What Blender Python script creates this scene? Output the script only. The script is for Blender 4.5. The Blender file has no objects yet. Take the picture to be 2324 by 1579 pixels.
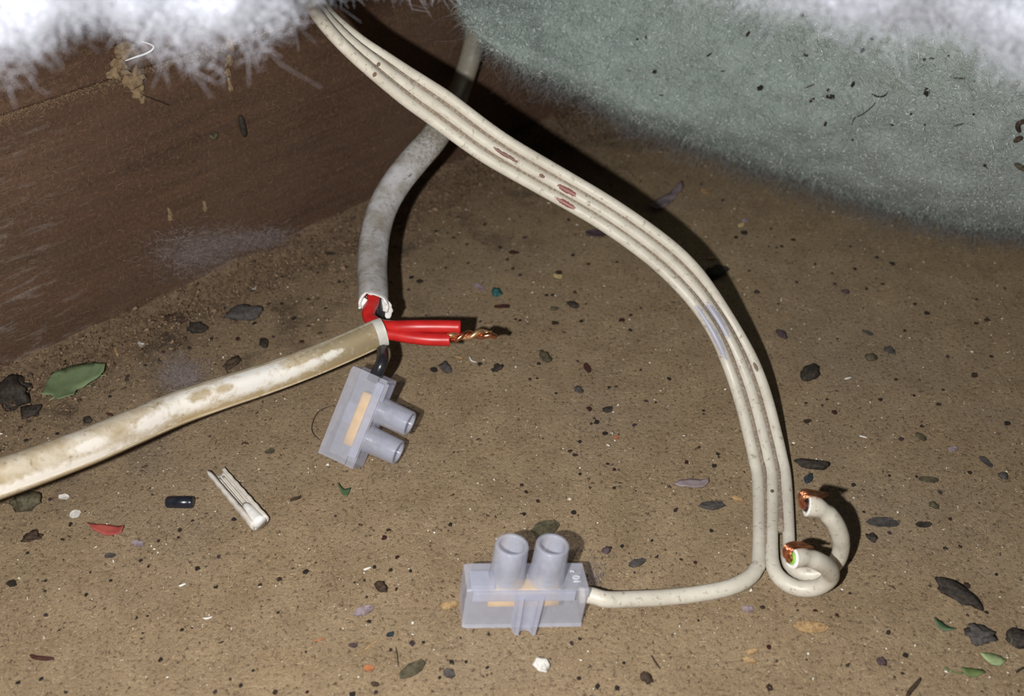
import bpy, bmesh, math, random
import numpy as np
from mathutils import Vector, Matrix, noise as mnoise

S = bpy.context.scene
COL = S.collection
rng = np.random.default_rng(7)
random.seed(7)

# ------------------------------------------------------------------ camera
PITCH = math.radians(40.0)
CAMH = 0.19245
FPX = 2324.0
FW = np.array([0, math.cos(PITCH), -math.sin(PITCH)])
UP = np.array([0, math.sin(PITCH), math.cos(PITCH)])
RT = np.array([1.0, 0, 0])
CP = np.array([0, 0, CAMH])
cam = bpy.data.cameras.new('camera')
co = bpy.data.objects.new('camera', cam)
COL.objects.link(co)
co.location = CP
co.rotation_euler = (math.pi / 2 - PITCH, 0, 0)
cam.sensor_width = 36
cam.lens = 36
cam.clip_start = 0.005
cam.clip_end = 20
cam.dof.use_dof = True
cam.dof.focus_distance = 0.256
cam.dof.aperture_fstop = 17
S.camera = co

# ------------------------------------------------------------------ light
w = bpy.data.worlds.new('world')
S.world = w
w.use_nodes = True
w.node_tree.nodes['Background'].inputs[0].default_value = (0.85, 0.92, 1.0, 1)
w.node_tree.nodes['Background'].inputs[1].default_value = 0.035
fl = bpy.data.lights.new('phone_flash', 'POINT')
fl.energy = 3.5
fl.color = (1.0, 0.985, 0.96)
fl.shadow_soft_size = 0.0022
flo = bpy.data.objects.new('phone_flash', fl)
COL.objects.link(flo)
flo.location = CP - RT * 0.028 - UP * 0.006
vs = S.view_settings
vs.view_transform = 'Standard'
vs.look = 'None'
vs.gamma = 1
vs.exposure = 0
vs.use_curve_mapping = False

# ------------------------------------------------------------------ helpers
def ray(x, y):
    return FW + RT * (x - 1162) / FPX - UP * (y - 789.5) / FPX

def G(x, y, z=0.0):                       # point at height z seen at a photo position
    r = ray(x, y)
    return CP + r * ((z - CAMH) / r[2])

def D(x, y, d):                           # point at depth d
    return CP + ray(x, y) * d

def depth(p):
    return float((np.asarray(p) - CP) @ FW)

JA = np.array([-0.144, 0.214, 0]); JB = np.array([0.014, 0.364, 0])
JD = (JB - JA) / np.linalg.norm(JB - JA)
JN = np.array([JD[1], -JD[0], 0])          # out of the joist, towards the room

def J(x, y, off=0.0):                     # point on the joist's face
    r = ray(x, y)
    return CP + r * (((JA - CP) @ JN + off) / (r @ JN))

def unit(v):
    v = np.asarray(v, float)
    return v / (np.linalg.norm(v, axis=-1, keepdims=True) + 1e-12)

def cr(ctrl, n):
    P = np.asarray(ctrl, float)
    P = np.vstack([2 * P[0] - P[1], P, 2 * P[-1] - P[-2]])
    seg = np.linalg.norm(np.diff(P[1:-1], axis=0), axis=1)
    cum = np.concatenate([[0], np.cumsum(seg)])
    out = []
    for s in np.linspace(0, cum[-1], n):
        i = min(np.searchsorted(cum, s, side='right') - 1, len(seg) - 1)
        t = (s - cum[i]) / max(seg[i], 1e-12)
        p0, p1, p2, p3 = P[i:i + 4]
        out.append(0.5 * (2 * p1 + (p2 - p0) * t + (2 * p0 - 5 * p1 + 4 * p2 - p3) * t * t + (3 * p1 - p0 - 3 * p2 + p3) * t ** 3))
    return np.array(out)

def tag(o, label=None, cat=None, group=None, kind=None):
    for k, v in (('label', label), ('category', cat), ('group', group), ('kind', kind)):
        if v:
            o[k] = v
    return o

def link(name, me, mat=None, parent=None, smooth=False):
    o = bpy.data.objects.new(name, me)
    COL.objects.link(o)
    if mat is not None:
        for m in (mat if isinstance(mat, (list, tuple)) else [mat]):
            me.materials.append(m)
    if parent is not None:
        o.parent = parent
    if smooth and len(me.polygons):
        me.polygons.foreach_set('use_smooth', np.ones(len(me.polygons), bool))
    return o

def mesh_np(name, V, F, uv=None):
    me = bpy.data.meshes.new(name)
    V = np.asarray(V, np.float32); 
    if isinstance(F, np.ndarray):
        n = F.shape[1]
        me.vertices.add(len(V)); me.vertices.foreach_set('co', V.ravel())
        me.loops.add(F.size); me.loops.foreach_set('vertex_index', F.ravel().astype(np.int32))
        me.polygons.add(len(F)); me.polygons.foreach_set('loop_start', np.arange(0, F.size, n, dtype=np.int32))
        me.update(calc_edges=True)
    else:
        me.from_pydata(V.tolist(), [], [list(f) for f in F])
    if uv is not None:
        l = me.uv_layers.new(name='UVMap')
        vi = np.empty(len(me.loops), np.int32); me.loops.foreach_get('vertex_index', vi)
        l.data.foreach_set('uv', np.asarray(uv, np.float32)[vi].ravel())
    me.validate()
    return me

def from_bm(name, bm):
    me = bpy.data.meshes.new(name)
    bm.to_mesh(me); bm.free()
    return me

def empty(name, loc, R=None):
    o = bpy.data.objects.new(name, None)
    COL.objects.link(o)
    M = Matrix.Identity(4)
    if R is not None:
        M = Matrix([[*R[i], 0] for i in range(3)] + [[0, 0, 0, 1]])
    M.translation = Vector(loc)
    o.matrix_world = M
    o.empty_display_size = 0.005
    return o

def transport(P, up=(0, 0, 1)):
    T = unit(np.gradient(P, axis=0))
    A = np.zeros_like(P); B = np.zeros_like(P)
    a = np.cross(T[0], up)
    if np.linalg.norm(a) < 1e-3:
        a = np.cross(T[0], (0, 1, 0))
    a = unit(a)
    for i in range(len(P)):
        a = a - T[i] * (a @ T[i]); a = unit(a)
        A[i] = a; B[i] = np.cross(a, T[i])
    return T, A, B

def sweep(name, P, A, B, prof, cap=(True, True)):
    """prof: array (n,2) or (rings,n,2) of offsets along A and B; returns mesh with UV (u = arc length, v = turn)"""
    prof = np.asarray(prof, float)
    if prof.ndim == 2:
        prof = np.repeat(prof[None], len(P), 0)
    n = prof.shape[1]; R = len(P)
    V = P[:, None] + A[:, None] * prof[..., 0:1] + B[:, None] * prof[..., 1:2]
    s = np.concatenate([[0], np.cumsum(np.linalg.norm(np.diff(P, axis=0), axis=1))])
    uv = np.stack([np.repeat(s[:, None], n, 1), np.repeat((np.arange(n) / n)[None], R, 0)], -1)
    F = []
    for i in range(R - 1):
        for j in range(n):
            k = (j + 1) % n
            F.append((i * n + j, i * n + k, (i + 1) * n + k, (i + 1) * n + j))
    if cap[0]: F.append(tuple(range(n)))
    if cap[1]: F.append(tuple((R - 1) * n + j for j in range(n - 1, -1, -1)))
    me = mesh_np(name, V.reshape(-1, 3), F, uv.reshape(-1, 2))
    bm = bmesh.new(); bm.from_mesh(me); bmesh.ops.recalc_face_normals(bm, faces=bm.faces); bm.to_mesh(me); bm.free()
    return me

def circ(n=14, a=1.0, b=None, p=2.0, rot=0.0):
    b = a if b is None else b
    t = np.linspace(0, 2 * math.pi, n, endpoint=False)
    c, s = np.cos(t), np.sin(t)
    x = a * np.sign(c) * np.abs(c) ** (2 / p); y = b * np.sign(s) * np.abs(s) ** (2 / p)
    return np.stack([x * math.cos(rot) - y * math.sin(rot), x * math.sin(rot) + y * math.cos(rot)], 1)

def tube(name, P, r, mat, parent=None, n=12, cap=(True, True)):
    P = np.asarray(P, float)
    T, A, B = transport(P)
    r = np.broadcast_to(np.asarray(r, float), (len(P),))
    prof = circ(n)[None] * r[:, None, None]
    return link(name, sweep(name, P, A, B, prof, cap), mat, parent, True)

# ------------------------------------------------------------------ materials
MC = {}
class NT:
    def __init__(s, name):
        s.m = bpy.data.materials.new(name); s.m.use_nodes = True
        s.t = s.m.node_tree; s.b = s.t.nodes['Principled BSDF']; s.out = s.t.nodes['Material Output']
        s.tc = s.t.nodes.new('ShaderNodeTexCoord')
    def n(s, t, **kw):
        x = s.t.nodes.new('ShaderNode' + t)
        for k, v in kw.items(): setattr(x, k, v)
        return x
    def l(s, a, b): s.t.links.new(a, b)
    def mapv(s, scale=(1, 1, 1), rot=(0, 0, 0), src='Object'):
        m = s.n('Mapping'); m.inputs['Scale'].default_value = scale; m.inputs['Rotation'].default_value = rot
        s.l(s.tc.outputs[src], m.inputs['Vector']); return m.outputs[0]
    def noise(s, scale, detail=4, rough=.55, vec=None, dist=0):
        x = s.n('TexNoise'); x.inputs['Scale'].default_value = scale; x.inputs['Detail'].default_value = detail
        x.inputs['Roughness'].default_value = rough; x.inputs['Distortion'].default_value = dist
        s.l(vec if vec is not None else s.tc.outputs['Object'], x.inputs['Vector']); return x.outputs['Fac']
    def ramp(s, fac, a, b):
        x = s.n('MapRange'); x.inputs[1].default_value = a; x.inputs[2].default_value = b; x.clamp = True
        s.l(fac, x.inputs[0]); return x.outputs[0]
    def math(s, op, a, b=None):
        x = s.n('Math', operation=op)
        for i, v in enumerate((a, b)):
            if v is None: continue
            if isinstance(v, (int, float)): x.inputs[i].default_value = v
            else: s.l(v, x.inputs[i])
        return x.outputs[0]
    def mix(s, fac, a, b):
        x = s.n('Mix', data_type='RGBA')
        for i, v in ((0, fac), (6, a), (7, b)):
            if isinstance(v, (int, float)): x.inputs[i].default_value = v
            elif isinstance(v, tuple): x.inputs[i].default_value = (*v, 1)
            else: s.l(v, x.inputs[i])
        return x.outputs[2]
    def bump(s, h, strength=.5, dist=.001, prev=None):
        x = s.n('Bump'); x.inputs['Strength'].default_value = strength; x.inputs['Distance'].default_value = dist
        s.l(h, x.inputs['Height'])
        if prev is not None: s.l(prev, x.inputs['Normal'])
        s.l(x.outputs[0], s.b.inputs['Normal']); return x.outputs[0]
    def col(s, c):
        if isinstance(c, tuple): s.b.inputs['Base Color'].default_value = (*c, 1)
        else: s.l(c, s.b.inputs['Base Color'])
    def set(s, **kw):
        for k, v in kw.items(): s.b.inputs[k.replace('_', ' ')].default_value = v
        return s

def simple(name, c1, c2=None, scale=800, rough=.7, bump=.3, spec=.3, metal=0.0, lo=.35, hi=.65):
    if name in MC: return MC[name]
    t = NT(name)
    c2 = c2 or tuple(x * .6 for x in c1)
    f = t.noise(scale, 5)
    t.col(t.mix(t.ramp(f, lo, hi), c1, c2))
    t.set(Roughness=rough, Metallic=metal); t.b.inputs['Specular IOR Level'].default_value = spec
    if bump: t.bump(f, bump, .0004)
    MC[name] = t.m
    return t.m

# board: fibrous, dusty brown hardboard
t = NT('board')
n1 = t.noise(14, 5, .6); n2 = t.noise(90, 6, .65); n3 = t.noise(900, 4, .7); n4 = t.noise(2600, 3, .7, dist=1.5)
base = t.mix(t.ramp(n2, .3, .7), (.40, .293, .178), (.275, .193, .112))
base = t.mix(t.math('MULTIPLY', t.ramp(n1, .5, .72), .55), base, (.27, .215, .165))
base = t.mix(t.math('MULTIPLY', t.ramp(t.noise(30, 4, .6, t.mapv((1, 2.2, 1))), .55,   .75), .4), base, (.34, .215, .115))
base = t.mix(t.math('MULTIPLY', t.ramp(n3, .46, .34), .9), base, (.085, .056, .034))
base = t.mix(t.math('MULTIPLY', t.ramp(n4, .56, .68), .75), base, (.58, .46, .30))
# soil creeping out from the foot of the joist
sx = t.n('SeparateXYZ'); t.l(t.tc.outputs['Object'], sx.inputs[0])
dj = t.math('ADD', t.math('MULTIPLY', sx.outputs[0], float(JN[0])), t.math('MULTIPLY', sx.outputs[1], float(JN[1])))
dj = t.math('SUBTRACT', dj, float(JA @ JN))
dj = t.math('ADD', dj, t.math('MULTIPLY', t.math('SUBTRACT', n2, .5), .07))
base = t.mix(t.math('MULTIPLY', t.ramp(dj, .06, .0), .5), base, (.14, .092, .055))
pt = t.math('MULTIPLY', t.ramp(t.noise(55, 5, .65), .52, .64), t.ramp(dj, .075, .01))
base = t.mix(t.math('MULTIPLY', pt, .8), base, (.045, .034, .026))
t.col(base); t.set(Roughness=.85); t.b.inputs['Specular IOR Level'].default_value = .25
bp = t.bump(n3, .8, .0008); t.bump(n4, .8, .0004, bp)
M_BOARD = t.m

# joist: old reddish brown timber, grain along its length, pale weathered streaks at one end
t = NT('timber')
jang = math.atan2(JD[1], JD[0])
g = t.mapv((1, 1, 1)); 
mp = t.n('Mapping'); mp.inputs['Rotation'].default_value = (0, 0, 0); mp.inputs['Scale'].default_value = (12, 60, 130)
t.l(t.tc.outputs['Object'], mp.inputs['Vector'])
gr = t.noise(2.0, 7, .65, mp.outputs[0], .3)
f2 = t.noise(1000, 5, .75); f3 = t.noise(22, 4, .6); f5 = t.noise(1800, 3, .7)
c = t.mix(t.ramp(gr, .3, .7), (.105, .056, .034), (.056, .032, .021))
c = t.mix(t.math('MULTIPLY', t.ramp(f3, .45, .7), .6), c, (.105, .066, .044))
c = t.mix(t.math('MULTIPLY', t.ramp(f2, .52, .68), .5), c, (.20, .125, .07))
c = t.mix(t.math('MULTIPLY', t.ramp(f2, .42, .33), .7), c, (.035, .02, .014))
c = t.mix(t.math('MULTIPLY', t.ramp(f5, .62, .72), .5), c, (.26, .18, .11))
sx = t.n('SeparateXYZ'); t.l(t.tc.outputs['Object'], sx.inputs[0])
mp2 = t.n('Mapping'); mp2.inputs['Scale'].default_value = (60, 60, 330); t.l(t.tc.outputs['Object'], mp2.inputs['Vector'])
pw = t.noise(1.6, 6, .7, mp2.outputs[0], .4)
edge = t.ramp(sx.outputs[0], .065, -.045)
pm = t.math('MULTIPLY', t.ramp(t.math('ADD', pw, t.math('MULTIPLY', edge, .22)), .62, .80), t.ramp(sx.outputs[0], .045, -.005))
c = t.mix(t.math('MULTIPLY', pm, .6), c, (.36, .34, .32))
t.col(c); t.set(Roughness=.8); t.b.inputs['Specular IOR Level'].default_value = .25
bp = t.bump(gr, .5, .0008); t.bump(f2, .6, .0005, bp)
M_TIMBER = t.m

def plastic_core(name, c1, c2, dirt, marks=(), rough=.42, dirtamt=.7, streak=(60, 3), lo=.35, hi=.7, soft=(1.1, .8, 2.4)):
    """jacket material on UV (u metres along, v turn); marks: (u0, v0, du, dv, colour)"""
    t = NT(name)
    mp = t.n('Mapping'); mp.inputs['Scale'].default_value = (streak[0] * 4, streak[1], 1); t.l(t.tc.outputs['UV'], mp.inputs['Vector'])
    f = t.noise(1.0, 6, .65, mp.outputs[0]); f2 = t.noise(700, 5, .65); f3 = t.noise(150, 6, .7)
    c = t.mix(t.ramp(f3, lo, hi), c1, c2)
    c = t.mix(t.math('MULTIPLY', t.ramp(f2, .575, .70), dirtamt), c, dirt)
    c = t.mix(t.math('MULTIPLY', t.ramp(f, .60, .78), dirtamt * .6), c, dirt)
    sx = t.n('SeparateXYZ'); t.l(t.tc.outputs['UV'], sx.inputs[0])
    for (u0, v0, du, dv, mc) in marks:
        a = t.math('DIVIDE', t.math('SUBTRACT', sx.outputs[0], u0), du)
        b = t.math('DIVIDE', t.math('SUBTRACT', sx.outputs[1], v0), dv)
        q = t.math('ADD', t.math('MULTIPLY', a, a), t.math('MULTIPLY', b, b))
        q = t.math('ADD', q, t.math('MULTIPLY', t.math('SUBTRACT', t.noise(1100 if soft[2] < 3 else 520, 5, .7), .5), soft[2]))
        c = t.mix(t.math('MULTIPLY', t.ramp(q, soft[0], soft[1]), .93), c, mc)
    t.col(c); t.set(Roughness=rough); t.b.inputs['Specular IOR Level'].default_value = .4
    t.bump(f2, .12, .0002)
    return t.m

M_RED = simple('red_pvc', (.52, .018, .016), (.42, .012, .012), 300, .38, .05, .5)
M_BLACK = simple('black_pvc', (.012, .012, .016), (.02, .02, .024), 600, .32, .15, .5)
M_SLEEVE = simple('black_gloss', (.010, .012, .020), (.02, .022, .03), 500, .25, .08, .6)
M_COPPER = simple('copper', (.80, .36, .20), (.55, .22, .12), 900, .28, .15, .5, 1.0)
M_TIN = simple('aged_copper', (.62, .40, .22), (.42, .22, .11), 900, .4, .2, .5, .8)
M_BRASS = simple('brass', (.90, .56, .13), (.80, .48, .10), 400, .4, .08, .5, .1)
M_STEEL = simple('steel', (.55, .56, .58), (.38, .38, .40), 900, .35, .3, .5, .8)
M_GREEN = simple('green_pvc', (.20, .48, .05), (.15, .4, .04), 600, .5, .05)
M_CUT = simple('cut_white_pvc', (.80, .79, .77), (.68, .66, .63), 900, .6, .25)
M_WEB = simple('dirty_web', (.20, .155, .115), (.36, .31, .25), 1500, .85, .5, lo=.45, hi=.75)
M_OFFCUT = simple('offcut_pvc', (.62, .58, .52), (.45, .40, .34), 350, .55, .3, lo=.45, hi=.8)
M_MUD = simple('dried_mud', (.26, .185, .105), (.15, .10, .06), 900, .95, .8)

# frosted polyamide of the connectors: part of the light goes straight through
t = NT('frosted_nylon')
f = t.noise(500, 5, .6)
t.col(t.mix(t.ramp(f, .35, .65), (.69, .71, .80), (.60, .62, .71))); t.set(Roughness=.22); t.b.inputs['Specular IOR Level'].default_value = .5
t.bump(f, .05, .0003)
tr = t.n('BsdfTransparent'); tr.inputs[0].default_value = (.93, .94, 1, 1)
ms = t.n('MixShader'); ms.inputs[0].default_value = .42
tl = t.n('BsdfTranslucent'); tl.inputs[0].default_value = (.74, .75, .82, 1)
ms2 = t.n('MixShader'); ms2.inputs[0].default_value = .28
t.l(t.b.outputs[0], ms2.inputs[1]); t.l(tl.outputs[0], ms2.inputs[2])
t.l(tr.outputs[0], ms.inputs[1]); t.l(ms2.outputs[0], ms.inputs[2])
t.l(ms.outputs[0], t.out.inputs['Surface'])
M_NYLON = t.m

def fibre_mat(name, c1, c2, rough=.3, spec=.5, transl=.0):
    t = NT(name)
    g = t.n('NewGeometry')
    t.col(t.mix(g.outputs['Random Per Island'], c1, c2)); t.set(Roughness=rough); t.b.inputs['Specular IOR Level'].default_value = spec
    return t.m
M_FIB_LIGHT = fibre_mat('board_fibre', (.72, .56, .36), (.20, .13, .07), .4)
M_FIB_DARK = fibre_mat('dark_hair', (.05, .032, .02), (.12, .07, .035), .5)
M_FIB_GLASS = fibre_mat('glass_fibre', (.60, .68, .63), (.24, .29, .27), .2, .8)
M_FIB_WHITE = fibre_mat('white_fibre', (.53, .545, .61), (.40, .41, .46), .5, .3)
M_FIB_TUFT = fibre_mat('lilac_fibre', (.42, .36, .345), (.24, .185, .17), .5, .4)
M_FIB_DUST = fibre_mat('dust_fibre', (.26, .16, .09), (.12, .07, .04), .6)
M_FIB_TIMBER = fibre_mat('timber_fuzz', (.30, .18, .10), (.07, .04, .025), .6)

t = NT('glass_wool'); f = t.noise(60, 5, .65); f2 = t.noise(900, 4, .7); f3 = t.noise(9, 3, .5)
c = t.mix(t.ramp(f, .3, .7), (.33, .40, .36), (.25, .30, .285))
c = t.mix(t.math('MULTIPLY', t.ramp(f3, .45, .65), .6), c, (.31, .325, .325))
c = t.mix(t.ramp(f2, .55, .75), c, (.48, .53, .50))
t.col(c); t.set(Roughness=.8); bp = t.bump(f2, .8, .001); t.bump(f, .5, .003, bp); M_WOOL = t.m
t = NT('white_wool'); f = t.noise(80, 5, .65)
t.col(t.mix(t.ramp(f, .3, .7), (.41, .43, .48), (.32, .33, .38))); t.set(Roughness=.9); t.bump(f, .8, .004); M_WHITE = t.m

# ------------------------------------------------------------------ fibre builder
def fibres(name, P0, dirs, length, rad, mat, curl=.6, nseg=3, parent=None):
    N = len(P0); P0 = np.asarray(P0, float); d = unit(dirs)
    length = np.broadcast_to(length, (N,)); rad = np.broadcast_to(rad, (N,))
    pts = [P0]; bend = rng.normal(size=(N, 3)) * curl
    for k in range(nseg):
        pts.append(pts[-1] + d * (length / nseg)[:, None])
        d = unit(d + bend / nseg * 1.6)
    pts = np.stack(pts, 1)                                    # N, nseg+1, 3
    T = unit(np.gradient(pts, axis=1))
    ref = unit(rng.normal(size=(N, 3)))[:, None]
    A = unit(np.cross(T, ref)); B = np.cross(T, A)
    ang = np.array([0, 2.0944, 4.1888])
    prof = rad[:, None] * np.linspace(1, .45, nseg + 1)[None]
    V = pts[:, :, None] + prof[:, :, None, None] * (A[:, :, None] * np.cos(ang)[:, None] + B[:, :, None] * np.sin(ang)[:, None])
    K = (nseg + 1) * 3
    f = []
    for i in range(nseg):
        for j in range(3):
            f.append((i * 3 + j, i * 3 + (j + 1) % 3, (i + 1) * 3 + (j + 1) % 3, (i + 1) * 3 + j))
    F = (np.array(f)[None] + (np.arange(N) * K)[:, None, None]).reshape(-1, 4)
    return link(name, mesh_np(name, V.reshape(-1, 3), F), mat, parent, True)

# ------------------------------------------------------------------ floor board
bm = bmesh.new()
bmesh.ops.create_cube(bm, size=1, matrix=Matrix.Translation((0, .3, -.003)) @ Matrix.Diagonal((1.6, 1.5, .006, 1)))
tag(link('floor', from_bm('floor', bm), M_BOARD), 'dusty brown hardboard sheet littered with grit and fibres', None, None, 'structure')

# ------------------------------------------------------------------ joist (object space: x along, y into the wood, z up)
JR = np.stack([JD, -JN, [0, 0, 1]], 1)
joist = empty('timber_joist', JA, JR)
tag(joist, 'dark reddish brown timber joist rising on the left of the board', 'joist')
def jl(p):                                # world to joist space
    return (np.asarray(p) - JA) @ JR
ledge = .0735
prof = [(0, 0), (0, ledge - .0006), (.0004, ledge), (.0014, ledge + .0001), (.0015, .104), (.003, .1055), (.045, .1055), (.045, 0)]
xs = np.linspace(-.45, .55, 60)
V = []; F = []
for i, x in enumerate(xs):
    for k, (yy, zz) in enumerate(prof):
        wob = .0006 * mnoise.noise(Vector((x * 14, zz * 40, 1.7))) if 0 < k < 6 else 0
        V.append((x, yy + wob, zz))
n = len(prof)
for i in range(len(xs) - 1):
    for k in range(n):
        F.append((i * n + k, i * n + (k + 1) % n, (i + 1) * n + (k + 1) % n, (i + 1) * n + k))
F.append(tuple(range(n))); F.append(tuple((len(xs) - 1) * n + k for k in range(n - 1, -1, -1)))
me = mesh_np('beam', V, F)
bm = bmesh.new(); bm.from_mesh(me); bmesh.ops.recalc_face_normals(bm, faces=bm.faces); bm.to_mesh(me); bm.free()
link('beam', me, M_TIMBER, joist)
# dust lying on the ledge
N = 5200
x = rng.uniform(-.12, .26, N); yy = np.abs(rng.normal(0, .0007, N)); zz = ledge - np.abs(rng.normal(0, .0012, N)) + .0004
dd = rng.normal(size=(N, 3)) * (1, .5, .6); dd[:, 1] -= .4
o = fibres('ledge_dust', np.stack([x, -.0003 + yy * .2, zz], 1), dd, rng.uniform(.0004, .0014, N), .00007,
           fibre_mat('ledge_dust', (.32, .23, .12), (.2, .13, .07), .8), 1.0, 2, joist); o['kind'] = 'stuff'
# fuzz and dust on the face
N = 13000
x = rng.uniform(-.15, .28, N); zz = rng.uniform(0, .1, N)
dd = rng.normal(size=(N, 3)); dd[:, 1] = -np.abs(dd[:, 1]) * .5; dd[:, 2] -= .25
o = fibres('face_fuzz', np.stack([x, np.where(zz > ledge, .0012, -.0001), zz], 1), dd, rng.uniform(.0008, .0035, N), rng.uniform(.00003, .00007, N), M_FIB_TIMBER, 1.0, 2, joist); o['kind'] = 'stuff'

def lump_mesh(name, sx, sy, sz, seed, rough=.25, freq=2.2, sub=2, fine=.08):
    bm = bmesh.new()
    bmesh.ops.create_icosphere(bm, subdivisions=sub, radius=.5)
    for v in bm.verts:
        p = v.co * 2
        k = 1 + rough * mnoise.noise(p * freq * .6 + Vector((seed * 7.1, seed * 3.3, 0))) * 1.6 + fine * mnoise.noise(p * freq * 3 + Vector((0, seed * 5.7, 9)))
        v.co = Vector((v.co.x * k * sx, v.co.y * k * sy, max(v.co.z * k, -.36) * sz))
    return from_bm(name, bm)

def on_joist(name, px, py, w_, h_, seed, mat, thick=.35, rough=.45, lift=0):
    p = jl(J(px, py)); dpt = depth(J(px, py))
    me = lump_mesh(name, w_ * dpt / FPX * 1.25, min(w_, h_) * dpt / FPX * thick * 2, h_ * dpt / FPX * 1.05, seed, rough, 2.6, 3, .3)
    me.transform(Matrix.Translation((p[0], p[1] + (.0012 if p[2] > ledge else 0) - lift, p[2])))
    return link(name, me, mat, joist, True)
for q in ((292, 121, 40, 36, 1), (302, 180, 40, 46, 2), (312, 208, 26, 34, 3), (268, 174, 26, 38, 4), (276, 148, 26, 30, 5), (324, 226, 12, 22, 6)):
    o = on_joist('mud_crumb', *q, M_MUD)
o['label'] = 'smallest crumb at the tail of the tan mud clump'
for q in ((524, 104, 13, 36, 11), (519, 140, 16, 24, 12), (518, 165, 12, 20, 13), (523, 195, 8, 34, 14), (386, 490, 10, 30, 15), (465, 470, 8, 34, 16)):
    on_joist('mud_streak', *q, M_MUD, .3)

# ------------------------------------------------------------------ insulation batt
lip = [(1070, 20, .066), (1110, 108, .058), (1190, 165, .050), (1250, 196, .043), (1340, 236, .034), (1440, 292, .024), (1560, 338, .015), (1700, 392, .008), (1850, 440, .004), (2000, 488, .002), (2150, 528, .001), (2324, 552, .001), (2700, 610, .001)]
top = [(1085, -90, .335), (1110, -90, .333), (1200, -90, .330), (1280, -90, .326), (1380, -90, .32), (1480, -90, .312), (1600, -90, .303), (1750, -90, .292), (1900, -90, .28), (2050, -90, .268), (2200, -90, .256), (2380, -90, .246), (2750, -90, .23)]
nu, nv = 90, 46
lipw = cr([G(a, b, c) for a, b, c in lip], nu); topw = cr([D(a, b, c) for a, b, c in top], nu)
back = np.array([.25, .96, 0]); back = back / np.linalg.norm(back)
V = np.zeros((nv, nu, 3)); NRM = None
for j in range(nv):
    t_ = j / (nv - 1)
    if t_ < .18:                           # underside tucked away from the edge
        s = 1 - t_ / .18
        V[j] = lipw + back * .05 * s + np.array([0, 0, .006]) * math.sin(s * 1.5) + np.array([0, 0, .0035])
    elif t_ < .82:
        s = (t_ - .18) / .64
        bulge = .014 * (1 - (1 - min(s / .3, 1)) ** 2) * (1 - .75 * max(0, (s - .3) / .7))
        V[j] = lipw * (1 - s) + topw * s - back * bulge + np.array([0, 0, .0035]) * (1 - s)
    else:
        s = (t_ - .82) / .18
        V[j] = topw + back * .12 * s + np.array([0, 0, .012]) * math.sin(s * 1.6)
for j in range(nv):
    for i in range(nu):
        p = Vector(V[j, i])
        k = .0035 * mnoise.noise(p * 38) + .0018 * mnoise.noise(p * 120) + .0008 * mnoise.noise(p * 330)
        V[j, i] -= back * k * 1.4
        V[j, i, 2] = max(V[j, i, 2] + k * .6, .0004)
batt_v = V.copy()
F = np.array([(j * nu + i, j * nu + i + 1, (j + 1) * nu + i + 1, (j + 1) * nu + i) for j in range(nv - 1) for i in range(nu - 1)])
batt = empty('insulation_batt', lipw[nu // 2])
batt['label'] = 'grey green glass wool batt filling the bay on the right'; batt['category'] = 'insulation'
bi = Matrix.Translation(-Vector(lipw[nu // 2]))
me = mesh_np('wool_body', V.reshape(-1, 3), F); me.transform(bi)
link('wool_body', me, M_WOOL, batt, True)
def batt_at(px, py):                       # nearest batt surface point along a ray
    r = unit(ray(px, py)); P = batt_v[8:38].reshape(-1, 3) - CP
    t_ = P @ r; d2 = np.linalg.norm(P - t_[:, None] * r, axis=1)
    k = np.argsort(d2)[:6]
    wgt = 1 / (d2[k] + 1e-5)
    return CP + r * ((t_[k] * wgt).sum() / wgt.sum())
def surf_samples(V, N, jw=None):
    nv, nu = V.shape[:2]
    j = rng.choice(nv - 1, N, p=jw); i = rng.integers(0, nu - 1, N)
    a, b = rng.random(N)[:, None], rng.random(N)[:, None]
    p00, p01, p10, p11 = V[j, i], V[j, i + 1], V[j + 1, i], V[j + 1, i + 1]
    P = (p00 * (1 - a) + p01 * a) * (1 - b) + (p10 * (1 - a) + p11 * a) * b
    Nn = unit(np.cross(p01 - p00, p10 - p00))
    return P, Nn
jw = np.array([.2 if j < 5 else (1.3 if j < 12 else 1.0) if j < 38 else .1 for j in range(nv - 1)], float); jw /= jw.sum()
P, Nn = surf_samples(batt_v, 36000, jw)
flip = np.sign((Nn * (CP - P)).sum(1)); Nn *= flip[:, None]
dd = rng.normal(size=P.shape); dd = dd + Nn * .35
dd[:, 2] *= .8
L0 = rng.uniform(.0015, .006, len(P))
low = P[:, 2] < .012
o = fibres('surface_fibres', P - np.array(lipw[nu // 2]), dd, L0, rng.uniform(.000025, .00006, len(P)), M_FIB_GLASS, .9, 2, batt); o['kind'] = 'stuff'
# short near-white bits: the wool's sparkle put into their colour
jw2 = jw * np.clip((np.arange(nv - 1) - 9) / 7, .12, 1); jw2 /= jw2.sum()
P, Nn = surf_samples(batt_v, 9000, jw2)
Nn *= np.sign((Nn * (CP - P)).sum(1))[:, None]
dd = rng.normal(size=P.shape)
o = fibres('glint_bits', P + Nn * .0012 - np.array(lipw[nu // 2]), dd, rng.uniform(.0003, .0012, len(P)), rng.uniform(.00006, .00015, len(P)), fibre_mat('glint_white', (.95, .97, .97), (.7, .76, .74), .12, 1.0), .5, 2, batt); o['kind'] = 'stuff'
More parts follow.
